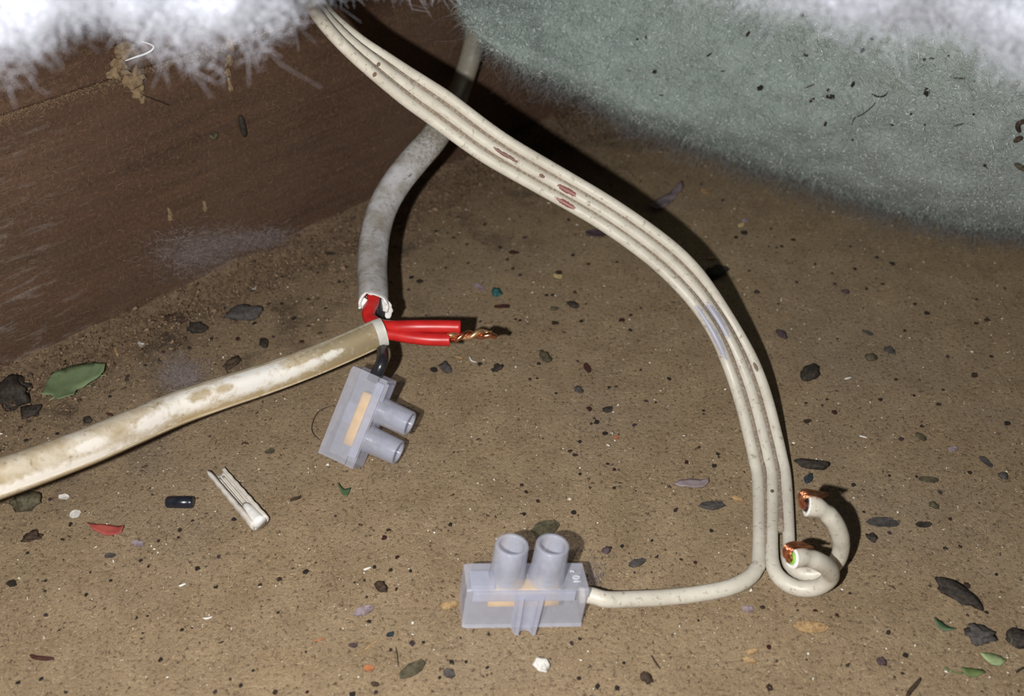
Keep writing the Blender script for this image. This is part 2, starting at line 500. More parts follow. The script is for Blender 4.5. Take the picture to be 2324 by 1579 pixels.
# sparse wisps at the lower lip
i = rng.integers(0, nu - 1, 7000); a = rng.random((7000, 1))
P = lipw[i] * (1 - a) + lipw[i + 1] * a + np.array([0, 0, .003]) + rng.normal(size=(7000, 3)) * (.003, .003, .002)
P[:, 2] = np.maximum(P[:, 2], .0006)
dd = rng.normal(size=P.shape) - back * .7
o = fibres('edge_wisps', P - np.array(lipw[nu // 2]), dd, rng.uniform(.003, .011, len(P)), rng.uniform(.00002, .00004, len(P)),
           fibre_mat('wisp', (.34, .37, .38), (.16, .17, .18), .3, .7), 1.0, 3, batt); o['kind'] = 'stuff'

# ------------------------------------------------------------------ white wool sheets that hang into the top of the view
def wool_sheet(name, edge, dep, backv, blen, r, label, nfib, n=70):
    E = cr([D(x, y, d) for (x, y), d in zip(edge, dep)], n)
    bv = unit(backv); upv = np.array([0, 0, 1.0]); prof = []
    for s in np.linspace(1, 0, 10): prof.append((s * blen, -r * .9 - .012 * s * 0))
    for a in np.linspace(-math.pi / 2, math.pi / 2, 12)[1:]: prof.append((-math.cos(a) * r * 1.1, math.sin(a) * r))
    for s in np.linspace(0, 1, 10)[1:]: prof.append((s * blen, r * (1 + .2 * s)))
    V = np.zeros((len(prof), n, 3))
    for j, (b, z) in enumerate(prof):
        V[j] = E + bv * (b + r * .6) + upv * (z + r * .85)
    for j in range(V.shape[0]):
        for i in range(n):
            p = Vector(V[j, i])
            k = .006 * mnoise.noise(p * 45) + .003 * mnoise.noise(p * 140) + .0015 * mnoise.noise(p * 400)
            V[j, i] += -bv * k + upv * k * .5
    nj = V.shape[0]
    F = [(j * n + i, j * n + i + 1, (j + 1) % nj * n + i + 1, (j + 1) % nj * n + i) for j in range(nj) for i in range(n - 1)]
    F += [tuple(j * n for j in range(nj)), tuple(j * n + n - 1 for j in range(nj - 1, -1, -1))]
    e = empty(name, E[n // 2]); tag(e, label, 'insulation')
    me = mesh_np('wool_body', V.reshape(-1, 3), F); me.transform(Matrix.Translation(-Vector(E[n // 2])))
    link('wool_body', me, M_WHITE, e, True)
    jw = np.array([.3 if j < 7 else (1.6 if j < 22 else .2) for j in range(V.shape[0] - 1)], float); jw /= jw.sum()
    P, Nn = surf_samples(V, nfib, jw)
    ctr = E.mean(0) + bv * .02 + upv * r
    Nn *= np.sign((Nn * (CP - P)).sum(1))[:, None]
    dd = rng.normal(size=P.shape)
    lowp = np.array([(P[k, 0] * 60, P[k, 1] * 60, P[k, 2] * 60) for k in range(len(P))])
    amp = np.array([.55 + 1.1 * max(0, .5 + mnoise.noise(Vector(q))) for q in lowp])
    P = P + Nn * (np.minimum(rng.gamma(1.0, .0012, len(P)), .004) * amp)[:, None]
    LL = rng.gamma(2.2, .0011, len(P)) + .001
    o = fibres('loose_fibres', P - E[n // 2], dd, LL, rng.uniform(.000018, .00004, len(P)), M_FIB_WHITE, 1.4, 2, e); o['kind'] = 'stuff'
    return e
eL = [(-330, 150), (-200, 130), (-90, 118), (20, 108), (85, 92), (125, 55), (165, 22), (205, 18), (250, 40), (300, 52), (370, 62), (450, 60), (520, 66), (570, 48), (620, 18), (690, -22), (760, -56), (860, -62), (980, -62), (1060, -72)]
wool_sheet('white_wool_sheet', eL, [.138] * 10 + [.142] * 3 + [.148, .155, .17, .18, .19, .2, .2], (-JN), .17, .010,
           'white fluffy wool sheet spilling over the joist at upper left', 36000)
eR = [(1500, -70), (1640, -52), (1730, -26), (1800, -4), (1870, 18), (1930, 46), (1990, 54), (2050, 46), (2120, 50), (2200, 76), (2280, 120), (2380, 170), (2500, 200), (2850, 230)]
wool_sheet('white_wool_sheet', eR, [.16] * 3 + [.152] * 11, (.3, .95, .05), .13, .010,
           'white fluffy wool sheet overhanging the green batt at upper right', 32000)

# ------------------------------------------------------------------ three-core flat cable
Lp = [(668, -60), (704, 19), (738, 72), (784, 125), (841, 179), (898, 228), (966, 281), (1016, 319), (1080, 365), (1149, 403), (1232, 449), (1308, 490), (1365, 525), (1457, 589), (1510, 636), (1560, 690), (1600, 747), (1624, 795), (1648, 857), (1673, 936), (1689, 1021), (1702, 1078), (1707, 1130), (1710, 1183), (1713, 1240)]
Rp = [(672, -85), (723, -2), (757, 30), (825, 84), (890, 122), (966, 173), (1027, 207), (1099, 262), (1175, 316), (1270, 373), (1365, 430), (1441, 479), (1498, 521), (1560, 572), (1610, 628), (1658, 700), (1700, 770), (1735, 842), (1757, 910), (1780, 990), (1797, 1060), (1803, 1116), (1807, 1170), (1810, 1235)]
NR = 64
L2 = cr([(*p, 0) for p in Lp], NR)[:, :2]; R2 = cr([(*p, 0) for p in Rp], NR)[:, :2]
cen = (L2 + R2) / 2
dz = np.interp(cen[:, 1], [-70, 10, 150, 240, 420, 700, 850, 1000, 1090, 1300], [.224, .234, .248, .257, .266, .270, .268, .2615, .2575, .30])
RC, RA = [], []
WID = .0100
for k in range(NR):
    x, y = cen[k]
    d = min(dz[k], depth(G(x, y, .0021)))
    p = D(x, y, d); e = R2[k] - L2[k]; wpx = np.hypot(*e); e = e / wpx
    ct = min(wpx * d / (FPX * WID), 1.0); st = math.sqrt(1 - ct * ct)
    if y > 980: st *= max(0, 1 - (y - 980) / 100)
    RC.append(p); RA.append(unit((RT * e[0] - UP * e[1]) * ct + FW * st))
RC = np.array(RC); RA = np.array(RA)
for _ in range(2):
    RA[1:-1] = unit((RA[:-2] + RA[1:-1] * 2 + RA[2:]) / 4); RC[1:-1] = (RC[:-2] + RC[1:-1] * 2 + RC[2:]) / 4
ribbon = empty('flat_cable', (RC[-1][0], RC[-1][1], 0))
tag(ribbon, 'cream flat three core cable arching down from the joist to the right block', 'cable')
ribi = -np.array([RC[-1][0], RC[-1][1], 0])
z3 = lambda a, b, z: G(1650 + a / 4.512, 1050 + b / 4.512, z)
RCORE = .00150
# right connector pose
P2 = np.array([0.0024, 0.13634, 0.0079]); R2m = np.array([[0.9837, -0.1314, 0.123], [0.114, 0.9838, 0.1387], [-0.1392, -0.1224, 0.9827]])
BH = np.array([.01325, .00411, .00565])
ent = P2 + R2m @ np.array([BH[0] - .001, -.0009, .0006])
ent1 = P2 + R2m @ np.array([BH[0] + .0015, -.0009, .0006])
ext = {
    0: [G(1722, 1262, .0019), G(1716, 1290, .0019), G(1698, 1312, .002), G(1655, 1333, .002), G(1580, 1348, .0021), G(1500, 1356, .0028), G(1430, 1359, .0044), G(1375, 1360, .0062), ent1, ent],
    1: [z3(458, 880, .0019), z3(462, 1010, .0019), z3(495, 1120, .0019), z3(585, 1220, .002), z3(720, 1283, .0021), z3(870, 1288, .003), z3(985, 1245, .0052), z3(1062, 1165, .009), z3(1040, 1085, .0135), z3(935, 1010, .018), z3(790, 965, .0205), z3(655, 968, .0215)],
    2: [z3(632, 790, .0019), z3(618, 920, .002), z3(640, 1030, .0022), z3(720, 1110, .0025), z3(860, 1140, .003), z3(1010, 1105, .0042), z3(1120, 1010, .007), z3(1168, 880, .0115), z3(1158, 750, .0165), z3(1105, 620, .021), z3(1020, 515, .0245), z3(915, 452, .0265), z3(815, 432, .027)],
}
def arc_at(P, px, py):
    q = P - CP; zz = q @ FW
    X = 1162 + FPX * (q @ RT) / zz; Y = 789.5 - FPX * (q @ UP) / zz
    s = np.concatenate([[0], np.cumsum(np.linalg.norm(np.diff(P, axis=0), axis=1))])
    return s[np.argmin((X - px) ** 2 + (Y - py) ** 2)]
c1, c2, dirt = (.60, .565, .485), (.48, .44, .365), (.17, .125, .08)
redm, dred, lil = (.17, .035, .022), (.12, .04, .03), (.30, .30, .37)
core_paths = {}
for k in range(3):
    sh = np.clip((cen[:, 1] - 1080) / 160, 0, 1)[:, None] ** 1.5 * np.array([-.0005, -.0009, -.0002])[k]
    CK = RC + RA * ((k - 1) * .0035 + sh)
    pts = list(CK[:-4:2]) + ext[k]
    P = cr(pts, 230)
    if k: P = np.vstack([P])
    core_paths[k] = P
    T, A, B = transport(P, tuple(unit(np.cross(RA[0], np.gradient(RC, axis=0)[0]))))
    # profile facing: keep A along the ribbon's width where it is a ribbon
    n = 16
    s = np.concatenate([[0], np.cumsum(np.linalg.norm(np.diff(P, axis=0), axis=1))]); e = s[-1] - s
    r = RCORE + .00036 * np.clip((s - arc_at(P, *cen[-1])) / .012, 0, 1)
    if k:                                  # pinched fold behind the cut, flared cut end
        r *= 1 + .06 * (e < .016)
        r *= 1 - .16 * np.exp(-((e - .0042) / .0009) ** 2) + .26 * np.clip(1 - e / .0034, 0, 1) ** .7
    marks = []
    vv = .75
    for (mk, px, py, du, dv, mc) in ((1, 1145, 345,   .0036, .055, dred), (1, 1282, 434, .0030, .085, redm), (0, 1278, 463, .0031, .075, redm), (1, 1612, 735, .0055, .12, lil), (0, 1622, 768, .0065, .10, lil), (0, 1590, 715, .0035, .07, lil),
                                   (2, 1718, 830, .0014, .05, (.12, .07, .04)), (0, 858, 148, .0005, .07, (.14, .08, .05)), (1, 856, 135, .0005, .07, (.12, .07, .05)), (1, 1220, 410, .0009, .05, dred), (1, 1750, 1125, .0006, .05, (.1, .06, .04))):
        if mk == k:
            u0 = arc_at(P, px, py); i0 = int(np.argmin(np.abs(s - u0)))
            toc = unit(CP - P[i0]); ang = math.atan2(toc @ B[i0], toc @ A[i0]) / (2 * math.pi) % 1
            marks.append((u0, ang, du, dv, mc))
    m = plastic_core('cream_pvc_%s' % 'abc'[k], c1, c2, dirt, marks)
    prof = circ(n)[None] * r[:, None, None]
    me = sweep('core', P + ribi, A, B, prof, (True, k == 0))
    cobj = link('core', me, m, ribbon, True)
    if k:
        # cut end: annulus, coloured inner sheath, splayed strands
        p, tt, a, b = P[-1] + ribi, T[-1], A[-1], B[-1]
        ringP = np.array([p - tt * .0002, p + tt * .0001, p + tt * .0001, p - tt * .002])
        rr = r[-1]
        V = sweep('cut_face', ringP, np.repeat(a[None], 4, 0), np.repeat(b[None], 4, 0), circ(18)[None] * np.array([rr * .99, rr * .93, rr * .62, rr * .6])[:, None, None], (False, False))
        link('cut_face', V, M_CUT, cobj, True)['label'] = 'clean white cut face around the bore'
        ip = np.array([p - tt * .002, p - tt * .0002, p + tt * .00035, p + tt * .00035, p - tt * .001])
        V = sweep('inner_sheath', ip, np.repeat(a[None], 5, 0), np.repeat(b[None], 5, 0), circ(16)[None] * (rr * np.array([.6, .61, .58, .42, .38]))[:, None, None], (True, True))
        link('inner_sheath', V, M_GREEN if k == 1 else M_BLACK, cobj, True)['label'] = 'green inner insulation' if k == 1 else 'black inner insulation'
        up_ = UP * .85 - FW * .35; up_ = unit(up_ - tt * (up_ @ tt)); sd = np.cross(tt, up_)
        if sd @ RT < 0: sd = -sd
        strands = empty('copper_strands', (0, 0, 0)); 
        bpy.data.objects.remove(strands)
        Vs, Fs, off = [], [], 0
        for q in range(26):
            f = q / 25 - .5; g_ = random.uniform(-.2, .2)
            o0 = a * random.uniform(-.4, .4) * rr + b * random.uniform(-.4, .4) * rr
            lat = sd * (f * .0022) + tt * 0
            lay = random.uniform(.85, 1.25)
            ps = [p - tt * .0015 + o0 * .8, p + tt * .0006 + o0, p + tt * .0015 * lay + o0 * .6 + up_ * .0009 * lay + lat * .6 ,
                  p + tt * .0013 * lay + up_ * .0024 * lay + lat, p - tt * (.0004) + up_ * (.0027 + .0003 * lay) + lat * 1.1, p - tt * (.0032 + g_ * .001 + f * .002) + up_ * (.0026 + .00015 * q % .0004) + lat * 1.0]
            pp = cr(ps[:4] if q % 3 == 0 else ps, 12)
            T3, A3, B3 = transport(pp)
            c6 = circ(6, .00019)
            v = (pp[:, None] + A3[:, None] * c6[None, :, 0:1] + B3[:, None] * c6[None, :, 1:2]).reshape(-1, 3)
            f_ = [(off + i * 6 + j, off + i * 6 + (j + 1) % 6, off + (i + 1) * 6 + (j + 1) % 6, off + (i + 1) * 6 + j) for i in range(11) for j in range(6)]
            f_ += [tuple(off + 66 + j for j in range(6))]
            Vs.append(v); Fs += f_; off += len(v)
        o = link('copper_strands', mesh_np('copper_strands', np.vstack(Vs), Fs), M_COPPER, cobj, True)
        o['kind'] = 'stuff'; o['label'] = 'bare copper strands folded back over the cut end'
for k, endk in ((0, NR), (1, NR - 1)):
    pr = circ(8, .00085, .0008, 4)
    sh = np.clip((cen[:, 1] - 1080) / 160, 0, 1)[:, None] ** 1.5 * (-.0007, -.00055)[k]
    P = (RC + RA * ((k - .5) * .0035 + sh))[:endk]; T = unit(np.gradient(P, axis=0)); A = unit(RA[:endk] - T * (RA[:endk] * T).sum(1)[:, None]); B = np.cross(A, T)
    link('web', sweep('web', P + ribi, A, B, pr), M_WEB, ribbon, True)['label'] = 'dirty brown groove between the cores'

# ------------------------------------------------------------------ terminal blocks
def bevel_box(bm, sx, sy, sz, c, bev=.0003):
    g_ = bmesh.ops.create_cube(bm, size=1, matrix=Matrix.Translation(c) @ Matrix.Diagonal((sx, sy, sz, 1)))
    es = list({e for v in g_['verts'] for e in v.link_edges})
    bmesh.ops.bevel(bm, geom=es, offset=bev, segments=2, affect='EDGES', profile=.7)

def make_block(loc, R, scale, label, bx0, webside):
    root = empty('terminal_block', loc, R)
    root.scale = (scale,) * 3
    tag(root, label, 'connector', 'translucent connector blocks')
    bx, by, bz = BH
    bm = bmesh.new()
    # stepped body: base and lower rear shoulder
    outline = [(-by, -bz), (by * .95, -bz), (by, -bz + .0008), (by, bz - .0002), (by - .0004, bz), (-by + .0003, bz), (-by, bz - .0003), (-by, bz - .0024), (-by + .0005, bz - .0029), (-by + .0005, -bz + .0006)]
    vs = []
    for x in (-bx, -bx + .0009, bx - .0002, bx):
        ins = .96 if abs(x) == bx else 1
        vs.append([bm.verts.new((x, y * ins, z * ins)) for y, z in outline])
    for i in range(3):
        for j in range(len(outline)):
            k = (j + 1) % len(outline)
            bm.faces.new((vs[i][j], vs[i][k], vs[i + 1][k], vs[i + 1][j]))
    bm.faces.new(vs[0]); bm.faces.new(vs[-1][::-1])
    bmesh.ops.recalc_face_normals(bm, faces=bm.faces)
    body = link('body', from_bm('body', bm), M_NYLON, root)
    # raised front ledge with its bright lower edge
    bm = bmesh.new(); bevel_box(bm, bx * 1.68, .0009, .0025, Vector((-.0009, -by - .0003, bz - .0014)), .0003)
    link('front_ledge', from_bm('front_ledge', bm), M_NYLON, root)
    bm = bmesh.new(); bevel_box(bm, .0052, by * 1.2, .0012, Vector((-bx + .0034, -by * .32, bz + .0001)), .0003)
    link('top_step', from_bm('top_step', bm), M_NYLON, root)
    # joining web: half of a screw hole, on the front and back
    for sg in (webside,):
        pr = []
        w2, w1, dp = .0034, .0026, .0021
        for x, y in ((-w2, 0), (-w1, -dp)): pr.append((x, y))
        for a in np.linspace(math.pi, 0, 9): pr.append((math.cos(a) * .0017, -dp + math.sin(a) * .0015))
        for x, y in ((w1, -dp), (w2, 0)): pr.append((x, y))
        bm = bmesh.new()
        lo = [bm.verts.new((x * .86 + .0004, sg * (-y + by - .0002) if sg > 0 else (y - by + .0002), -bz - .0004)) for x, y in pr]
        hi = [bm.verts.new((x + .0006, sg * (-y * .75 + by - .0002) if sg > 0 else (y * .75 - by + .0002), bz - .0016)) for x, y in pr]
        nn = len(pr)
        for j in range(nn): bm.faces.new((lo[j], lo[(j + 1) % nn], hi[(j + 1) % nn], hi[j]))
        bm.faces.new(lo); bm.faces.new(hi[::-1]); bmesh.ops.recalc_face_normals(bm, faces=bm.faces)
        link('joining_web', from_bm('joining_web', bm), M_NYLON, root)
    for sx in (-.00435, .00435):
        zz = [bz - .0004, bz + .0004, bz + .003, bz + .0091, bz + .0094, bz + .0094, bz + .0091, bz + .002]
        rr = [.0041, .00395, .0038, .0036, .0035, .0027, .0026, .0025]
        P = np.array([(sx, -.0003, z) for z in zz]); A = np.repeat([[1., 0, 0]], len(zz), 0); B = np.repeat([[0, 1., 0]], len(zz), 0)
        post = link('screw_post', sweep('screw_post', P, A, B, circ(28)[None] * np.array(rr)[:, None, None], (False, True)), M_NYLON, root, True)
        # screw at the bottom of the post, slotted
        bm = bmesh.new()
        bmesh.ops.create_cone(bm, cap_ends=True, segments=20, radius1=.0022, radius2=.0021, depth=.0045, matrix=Matrix.Translation((sx, -.0003, bz + .0006)))
        for qx in (-1, 1):
            bmesh.ops.create_cube(bm, size=1, matrix=Matrix.Translation((sx + qx * .00115, -.0003, bz + .0032)) @ Matrix.Diagonal((.0013, .0028, .0008, 1)))
        link('screw', from_bm('screw', bm), M_STEEL, post)['label'] = 'grey slotted screw down in the post'
    P = np.array([(bx0 + x, -.0012, .0019) for x in np.linspace(-.0077, .0077, 5)])
    A = np.repeat([[0, 1., 0]], 5, 0); B = np.repeat([[0, 0, 1.]], 5, 0)
    link('brass_insert', sweep('brass_insert', P, A, B, circ(18, .0024, .0025, 4)), M_BRASS, root, True)['label'] = 'brass clamp tube seen through the plastic'
    # raised figures moulded on top
    cu = bpy.data.curves.new('mark', 'FONT'); cu.body = '10'; cu.size = .0024; cu.extrude = .00012; cu.align_x = 'LEFT'
    cu2 = bpy.data.curves.new('mark2', 'FONT'); cu2.body = '2'; cu2.size = .0013; cu2.extrude = .00012
    for c_, ty, tx in () if webside > 0 else ((cu, -.0024, .0117), (cu2, .0009, .0107)):
        tmp = bpy.data.objects.new('tmp', c_); COL.objects.link(tmp)
        dg = bpy.context.evaluated_depsgraph_get()
        me = bpy.data.meshes.new_from_object(tmp.evaluated_get(dg))
        bpy.data.objects.remove(tmp)
        me.transform(Matrix.Translation((tx, ty, bz + .0001)) @ Matrix.Rotation(math.pi / 2, 4, 'Z'))
        o = link('raised_mark', me, MARKM, root)
    return root
MARKM = simple('mark_nylon', (.60, .62, .70), (.55, .57, .65), 300, .3, 0, .6)
b2 = make_block(P2, R2m, 1.0, 'translucent plastic connector block standing upright at the front, cream wire entering', -.0005, -1)
P1 = np.array([-0.03911, 0.18791, 0.0119]); R1m = np.array([[-0.3764, 0.23, 0.8975], [-0.5559, 0.7188, -0.4174], [-0.7411, -0.656, -0.1427]])
b1 = make_block(P1, R1m, .90, 'translucent plastic connector block lying on its side below the red wires', 0, 1)

# ------------------------------------------------------------------ old grey sheathed cable
oc0 = G(860, 745, 0)
old = empty('sheathed_cable', oc0)
tag(old, 'old stained grey sheathed cable cut open to show red cores', 'cable')
oci = -oc0
up_pts = [J(1112, -60, .008), J(1095, 0, .0075), J(1083, 60, .0075), J(1068, 130, .007), J(1046, 195, .009), G(1022, 250, .0455), G(985, 312, .0425), G(942, 362, .039), G(902, 412, .0355), G(870, 468, .032), G(852, 530, .0292), G(845, 600, .0275), G(847, 660, .027), G(848, 692, .0265)]
P = cr(up_pts, 90); T, A, B = transport(P)
def oval_frames(P, T, wide):              # wide: world direction of the oval's long axis per point
    A = unit(wide - T * (wide * T).sum(1)[:, None]); return A, np.cross(A, T)
k = np.linspace(0, 1, len(P))[:, None]
wide = unit((JN * .55 + RT * .6 + np.array([0, 0, .3])) * (1 - k) + (RT * .9 + FW * .9) * k)
m_up = plastic_core('sheath_grey', (.47, .465, .48), (.24, .21, .165), (.13, .10, .06), [(0, .5, arc_at(P, 960, 340), 9, (.20, .18, .14)), (arc_at(P, 985, 312), .3, .008, .22, (.46, .46, .46))], .45, .95, (14, 1.5), .36, .66)  # first mark darkens the upper run: tan dirt plus shade put into the colour
A, B = oval_frames(P, T, wide)
a_ = np.interp(k[:, 0], [0, .3, .62, 1], [.0033, .0037, .0044, .0041]); b_ = np.interp(k[:, 0], [0, 1], [.0030, .0032])
prof = np.stack([circ(20, a_[i], b_[i], 2.3) for i in range(len(P))])
# ragged open end
Pin = np.vstack([P, P[-1] - T[-1] * .0002, P[-1] - T[-1] * .006]); Ain = np.vstack([A, A[-1], A[-1]]); Bin = np.vstack([B, B[-1], B[-1]])
prof = np.concatenate([prof, prof[-1:] * .80, prof[-1:] * .74])
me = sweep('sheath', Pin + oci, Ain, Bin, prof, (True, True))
n = 20; vi0 = (len(P) - 1) * n
for j in range(n):
    jag = .0022 * mnoise.noise(Vector((math.cos(j / n * 6.283) * 1.7, math.sin(j / n * 6.283) * 1.7, 4.2)))
    for q in (0, 1): me.vertices[vi0 + q * n + j].co += Vector(T[-1] * jag)
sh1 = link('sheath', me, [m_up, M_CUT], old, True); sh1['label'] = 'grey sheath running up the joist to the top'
for pl in me.polygons[-(2 * n + 1):]: pl.material_index = 1
# torn white flaps at the opening
def flap(pts, wd, th, parent, mat=M_CUT, name='torn_flap'):
    P = cr(pts, 12); T, A, B = transport(P, tuple(-FW))
    w_ = np.interp(np.linspace(0, 1, 12), np.linspace(0, 1, len(wd)), wd)
    prof = np.stack([circ(10, w_[i] * (1 + .15 * math.sin(i * 2.1)), th, 3) for i in range(12)])
    return link(name, sweep(name, P + oci, A, B, prof), mat, parent, True)
flap([G(874, 678, .027), G(881, 690, .0257), G(882, 706, .0235), G(880, 722, .0215)], [.0003, .0008, .0012, .0006], .0003, sh1)
flap([G(831, 678, .0275), G(822, 690, .0265), G(815, 700, .0255)], [.0008, .0006, .0003], .0004, sh1)
# lower length of sheath, rising out of the frame on the left
lo_pts = [G(872, 752, .0255), G(845, 762, .0253), G(782, 790, .0253), G(700, 824, .0255), G(601, 860, .0262), G(500, 893, .0272), G(400, 928, .028), G(300, 970, .031), G(206, 1010, .034), G(100, 1050, .0375), G(0, 1085, .041), G(-130, 1128, .045), G(-300, 1172, .05)]
P = cr(lo_pts, 90); T = unit(np.gradient(P, axis=0)); k = np.linspace(0, 1, 90)[:, None]
wide = unit((UP * .9 - FW * .75) * (1 - k) + (UP * 1.0 - FW * .35) * k)
A, B = oval_frames(P, T, wide)
mk = []
def vdir(i0, d): return math.atan2(d @ B[i0], d @ A[i0]) / (2 * math.pi) % 1
for (px, py, du, dv, up_amt, mc) in ((790, 786, .0105, .30, 0, (.27, .215, .125)), (560, 862, .0085, .17, .15, (.66, .64, .61)), (420, 918, .0075, .13, .1, (.68, .65, .60)), (330, 962, .005, .08, -.25, (.72, .69, .64)), (640, 848, .004, .07, -.3, (.70, .68, .63)), (700, 828, .0035, .05, -.2, (.68, .65, .6)), (742, 810, .0028, .05, -.15, (.68, .66, .6)), (455, 905, .003, .07, .2, (.32, .25, .15)), (500, 888, .0022, .05, .1, (.36, .28, .17)), (180, 1020, .004, .05, -.1, (.70, .66, .6)), (380, 930, .30, .085, -1.15, (.34, .255, .135)), (40, 1080, .03, .05, -.55, (.72, .68, .62))):
    u0 = arc_at(P, px, py); sl_ = np.concatenate([[0], np.cumsum(np.linalg.norm(np.diff(P, axis=0), axis=1))]); i0 = int(np.argmin(np.abs(sl_ - u0)))
    mk.append((u0 + .006, vdir(i0, unit(unit(CP - P[i0]) * .75 + UP * up_amt)), du, dv, mc))
m_lo = plastic_core('sheath_stained', (.38, .305, .195), (.60, .55, .47), (.19, .135, .07), mk, .42, .95, (12, 1.5), .36, .66, (1.7, .45, 4.5))
a_ = np.interp(k[:, 0], [0, .12, .5, 1], [.0036, .0036, .0040, .0039]); b_ = np.interp(k[:, 0], [0, 1], [.0031, .0032])
prof = np.stack([circ(24, a_[i], b_[i], 2.7) for i in range(90)])
prof = np.concatenate([prof[:1] * .74, prof[:1] * .84, prof]); P3 = np.vstack([P[0] + T[0] * .006, P[0] + T[0] * .0001, P]); A3 = np.vstack([A[:1], A[:1], A]); B3 = np.vstack([B[:1], B[:1], B])
me = sweep('sheath', P3 + oci, A3, B3, prof, (True, True))
sh2 = link('sheath', me, [m_lo, M_CUT], old, True); sh2['label'] = 'tan stained sheath running left out of the frame'
for pl in me.polygons[:48]: pl.material_index = 1
# clean rim where the stain stops
Pr = np.array([P[0] - T[0] * .00001, P[0] + T[0] * -.00005 + T[0] * .0014]); 
ps = cr([P[0], P[1], P[2]], 5)
link('cut_rim', sweep('cut_rim', np.vstack([ps]) + oci, np.repeat(A[:1], 5, 0), np.repeat(B[:1], 5, 0), circ(24, a_[0] * 1.015, b_[0] * 1.015, 2.7), (False, False)), simple('clean_sheath', (.60, .59, .55), (.5, .48, .43), 500, .45, .1), sh2, True)
# seam ridge along the lower sheath
ang = -2.35
sp = P[3:] + A[3:] * (a_[3:, None] * .62 * -1) + B[3:] * 0
side = np.sign((B[40] @ (CP - P[40])))
sp = P[3:] - A[3:] * (a_[3:, None] * .56) + B[3:] * side * (b_[3:, None] * .90)
tube('seam_ridge', sp + oci, .00035, m_lo, sh2, 6)
# red cores
def core2(name, pts, r, mat, n=60):
    return tube(name, cr(pts, n) + oci, r, mat, old, 16)
core2('red_core', [P_ for P_ in (G(847, 652, .0268), G(846, 685, .0262), G(837, 706, .0262), G(839, 722, .0255), G(860, 737, .0258), G(890, 742, .0268), G(940, 741, .0275), G(1000, 741, .0273), G(1045, 742, .027))], .00175, M_RED)
core2('red_core', [G(838, 764, .0255), G(866, 757, .0256), G(888, 758, .0257), G(930, 765, .0256), G(975, 770, .0254), G(1021, 771, .0251)], .00165, M_RED)
# black core down to the block lying on its side
b1e = P1 + R1m @ np.array([-BH[0] * .90 + .002, 0, 0]); b1o = P1 + R1m @ np.array([-BH[0] * .90 - .004, .0002, 0.0003])
core2('black_core', [G(852, 672, .0255), G(855, 700, .0245), G(866, 722, .0205), G(862, 755, .0192), b1o, b1e], .00155, M_BLACK)
# copper twist
base_ = cr([G(1012, 762, .0256), G(1030, 765, .0256), G(1065, 760, .0256), G(1100, 757, .0256), G(1122, 756, .0256)], 60)
T, A, B = transport(base_)
tw = empty('copper_twist', (0, 0, 0)); bpy.data.objects.remove(tw)
for q, (ph, endo, m) in enumerate(((0, (-.0006, .0008), M_TIN), (math.pi, (.0004, -.0016), M_COPPER))):
    th = ph + np.linspace(0, 1, 60) * 2 * math.pi * 1.9
    rad = np.full(60, .00068)
    pp = base_ + A * (np.cos(th) * rad)[:, None] + B * (np.sin(th) * rad)[:, None]
    spl = np.clip((np.arange(60) - 44) / 15, 0, 1)[:, None] ** 1.3
    pp = pp + spl * (RT * endo[0] * 1.0 + UP * endo[1])
    tube('copper_wire', pp + oci, .00072, m, old, 10)
    
# ------------------------------------------------------------------ cream offcut of sheath
def oc(a, b, z=0): return G(350 + a / 4.648, 1000 + b / 4.648, z)
pA, pB = oc(660, 330, .0014), oc(1120, 870, .0019)
off = empty('sheath_offcut', (pA + pB) / 2 * np.array([1, 1, 0]))
tag(off, 'short cream sheath offcut split open along its top, right of the black sleeve', 'offcut')
ofi = -np.array(off.matrix_world.translation)
P = np.linspace(pA, pB, 26); T = unit(np.gradient(P, axis=0)); A = unit(np.cross(T, np.array([0, 0, 1.0]))); B = np.cross(A, T); B *= np.sign(B[:, 2:3])
prof = []
for i in range(26):
    s = i / 25; ro = .0022 + .0003 * s; ri = .0014
    th0 = math.radians(62 - 15 * s)                     # half opening of the trough
    pr = [(ro * math.sin(a), -ro * math.cos(a) * .85) for a in np.linspace(-(math.pi - th0), math.pi - th0, 18)]
    inn = [(ri * math.sin(a) * (1 - .15 * math.cos(3 * a)), -ri * math.cos(a) * .8 + .0002) for a in np.linspace(math.pi - th0 * 1.05, -(math.pi - th0 * 1.05), 14)]
    prof.append(np.array(pr + inn) * (1 + .03 * math.sin(i * 1.7)))
prof = np.array(prof)
me = sweep('channel', P + ofi, A, B, prof, (True, True))
nn = prof.shape[1]
for j in range(nn):                                     # torn upper end
    dlt = .0016 * mnoise.noise(Vector((prof[0, j, 0] * 900, prof[0, j, 1] * 900, 3))) + .0011 * (1 if prof[0, j, 0] > .0004 else -.4)
    for q in range(3): me.vertices[q * nn + j].co -= Vector(T[0]) * dlt * (1 - q / 3)
link('channel', me, M_OFFCUT, off, True)
P5 = np.linspace(pA * .35 + pB * .65, pB + T[-1] * .0002, 8); T5 = unit(np.gradient(P5, axis=0))
link('end_plug', sweep('end_plug', P5 + ofi + np.array([0, 0, .0003]), A[:8], B[:8], np.stack([circ(14, .0005 + .0012 * (i / 7) ** .5) for i in range(8)])), M_CUT, off, True)
for k_, s in enumerate((-.00055, .00055)):
    P6 = np.linspace(pA * .9 + pB * .1, pA * .12 + pB * .88, 14) + A[0] * s + np.array([0, 0, -.0002])
    tube('bore_rib', P6 + ofi, .0003, M_OFFCUT, off, 6)

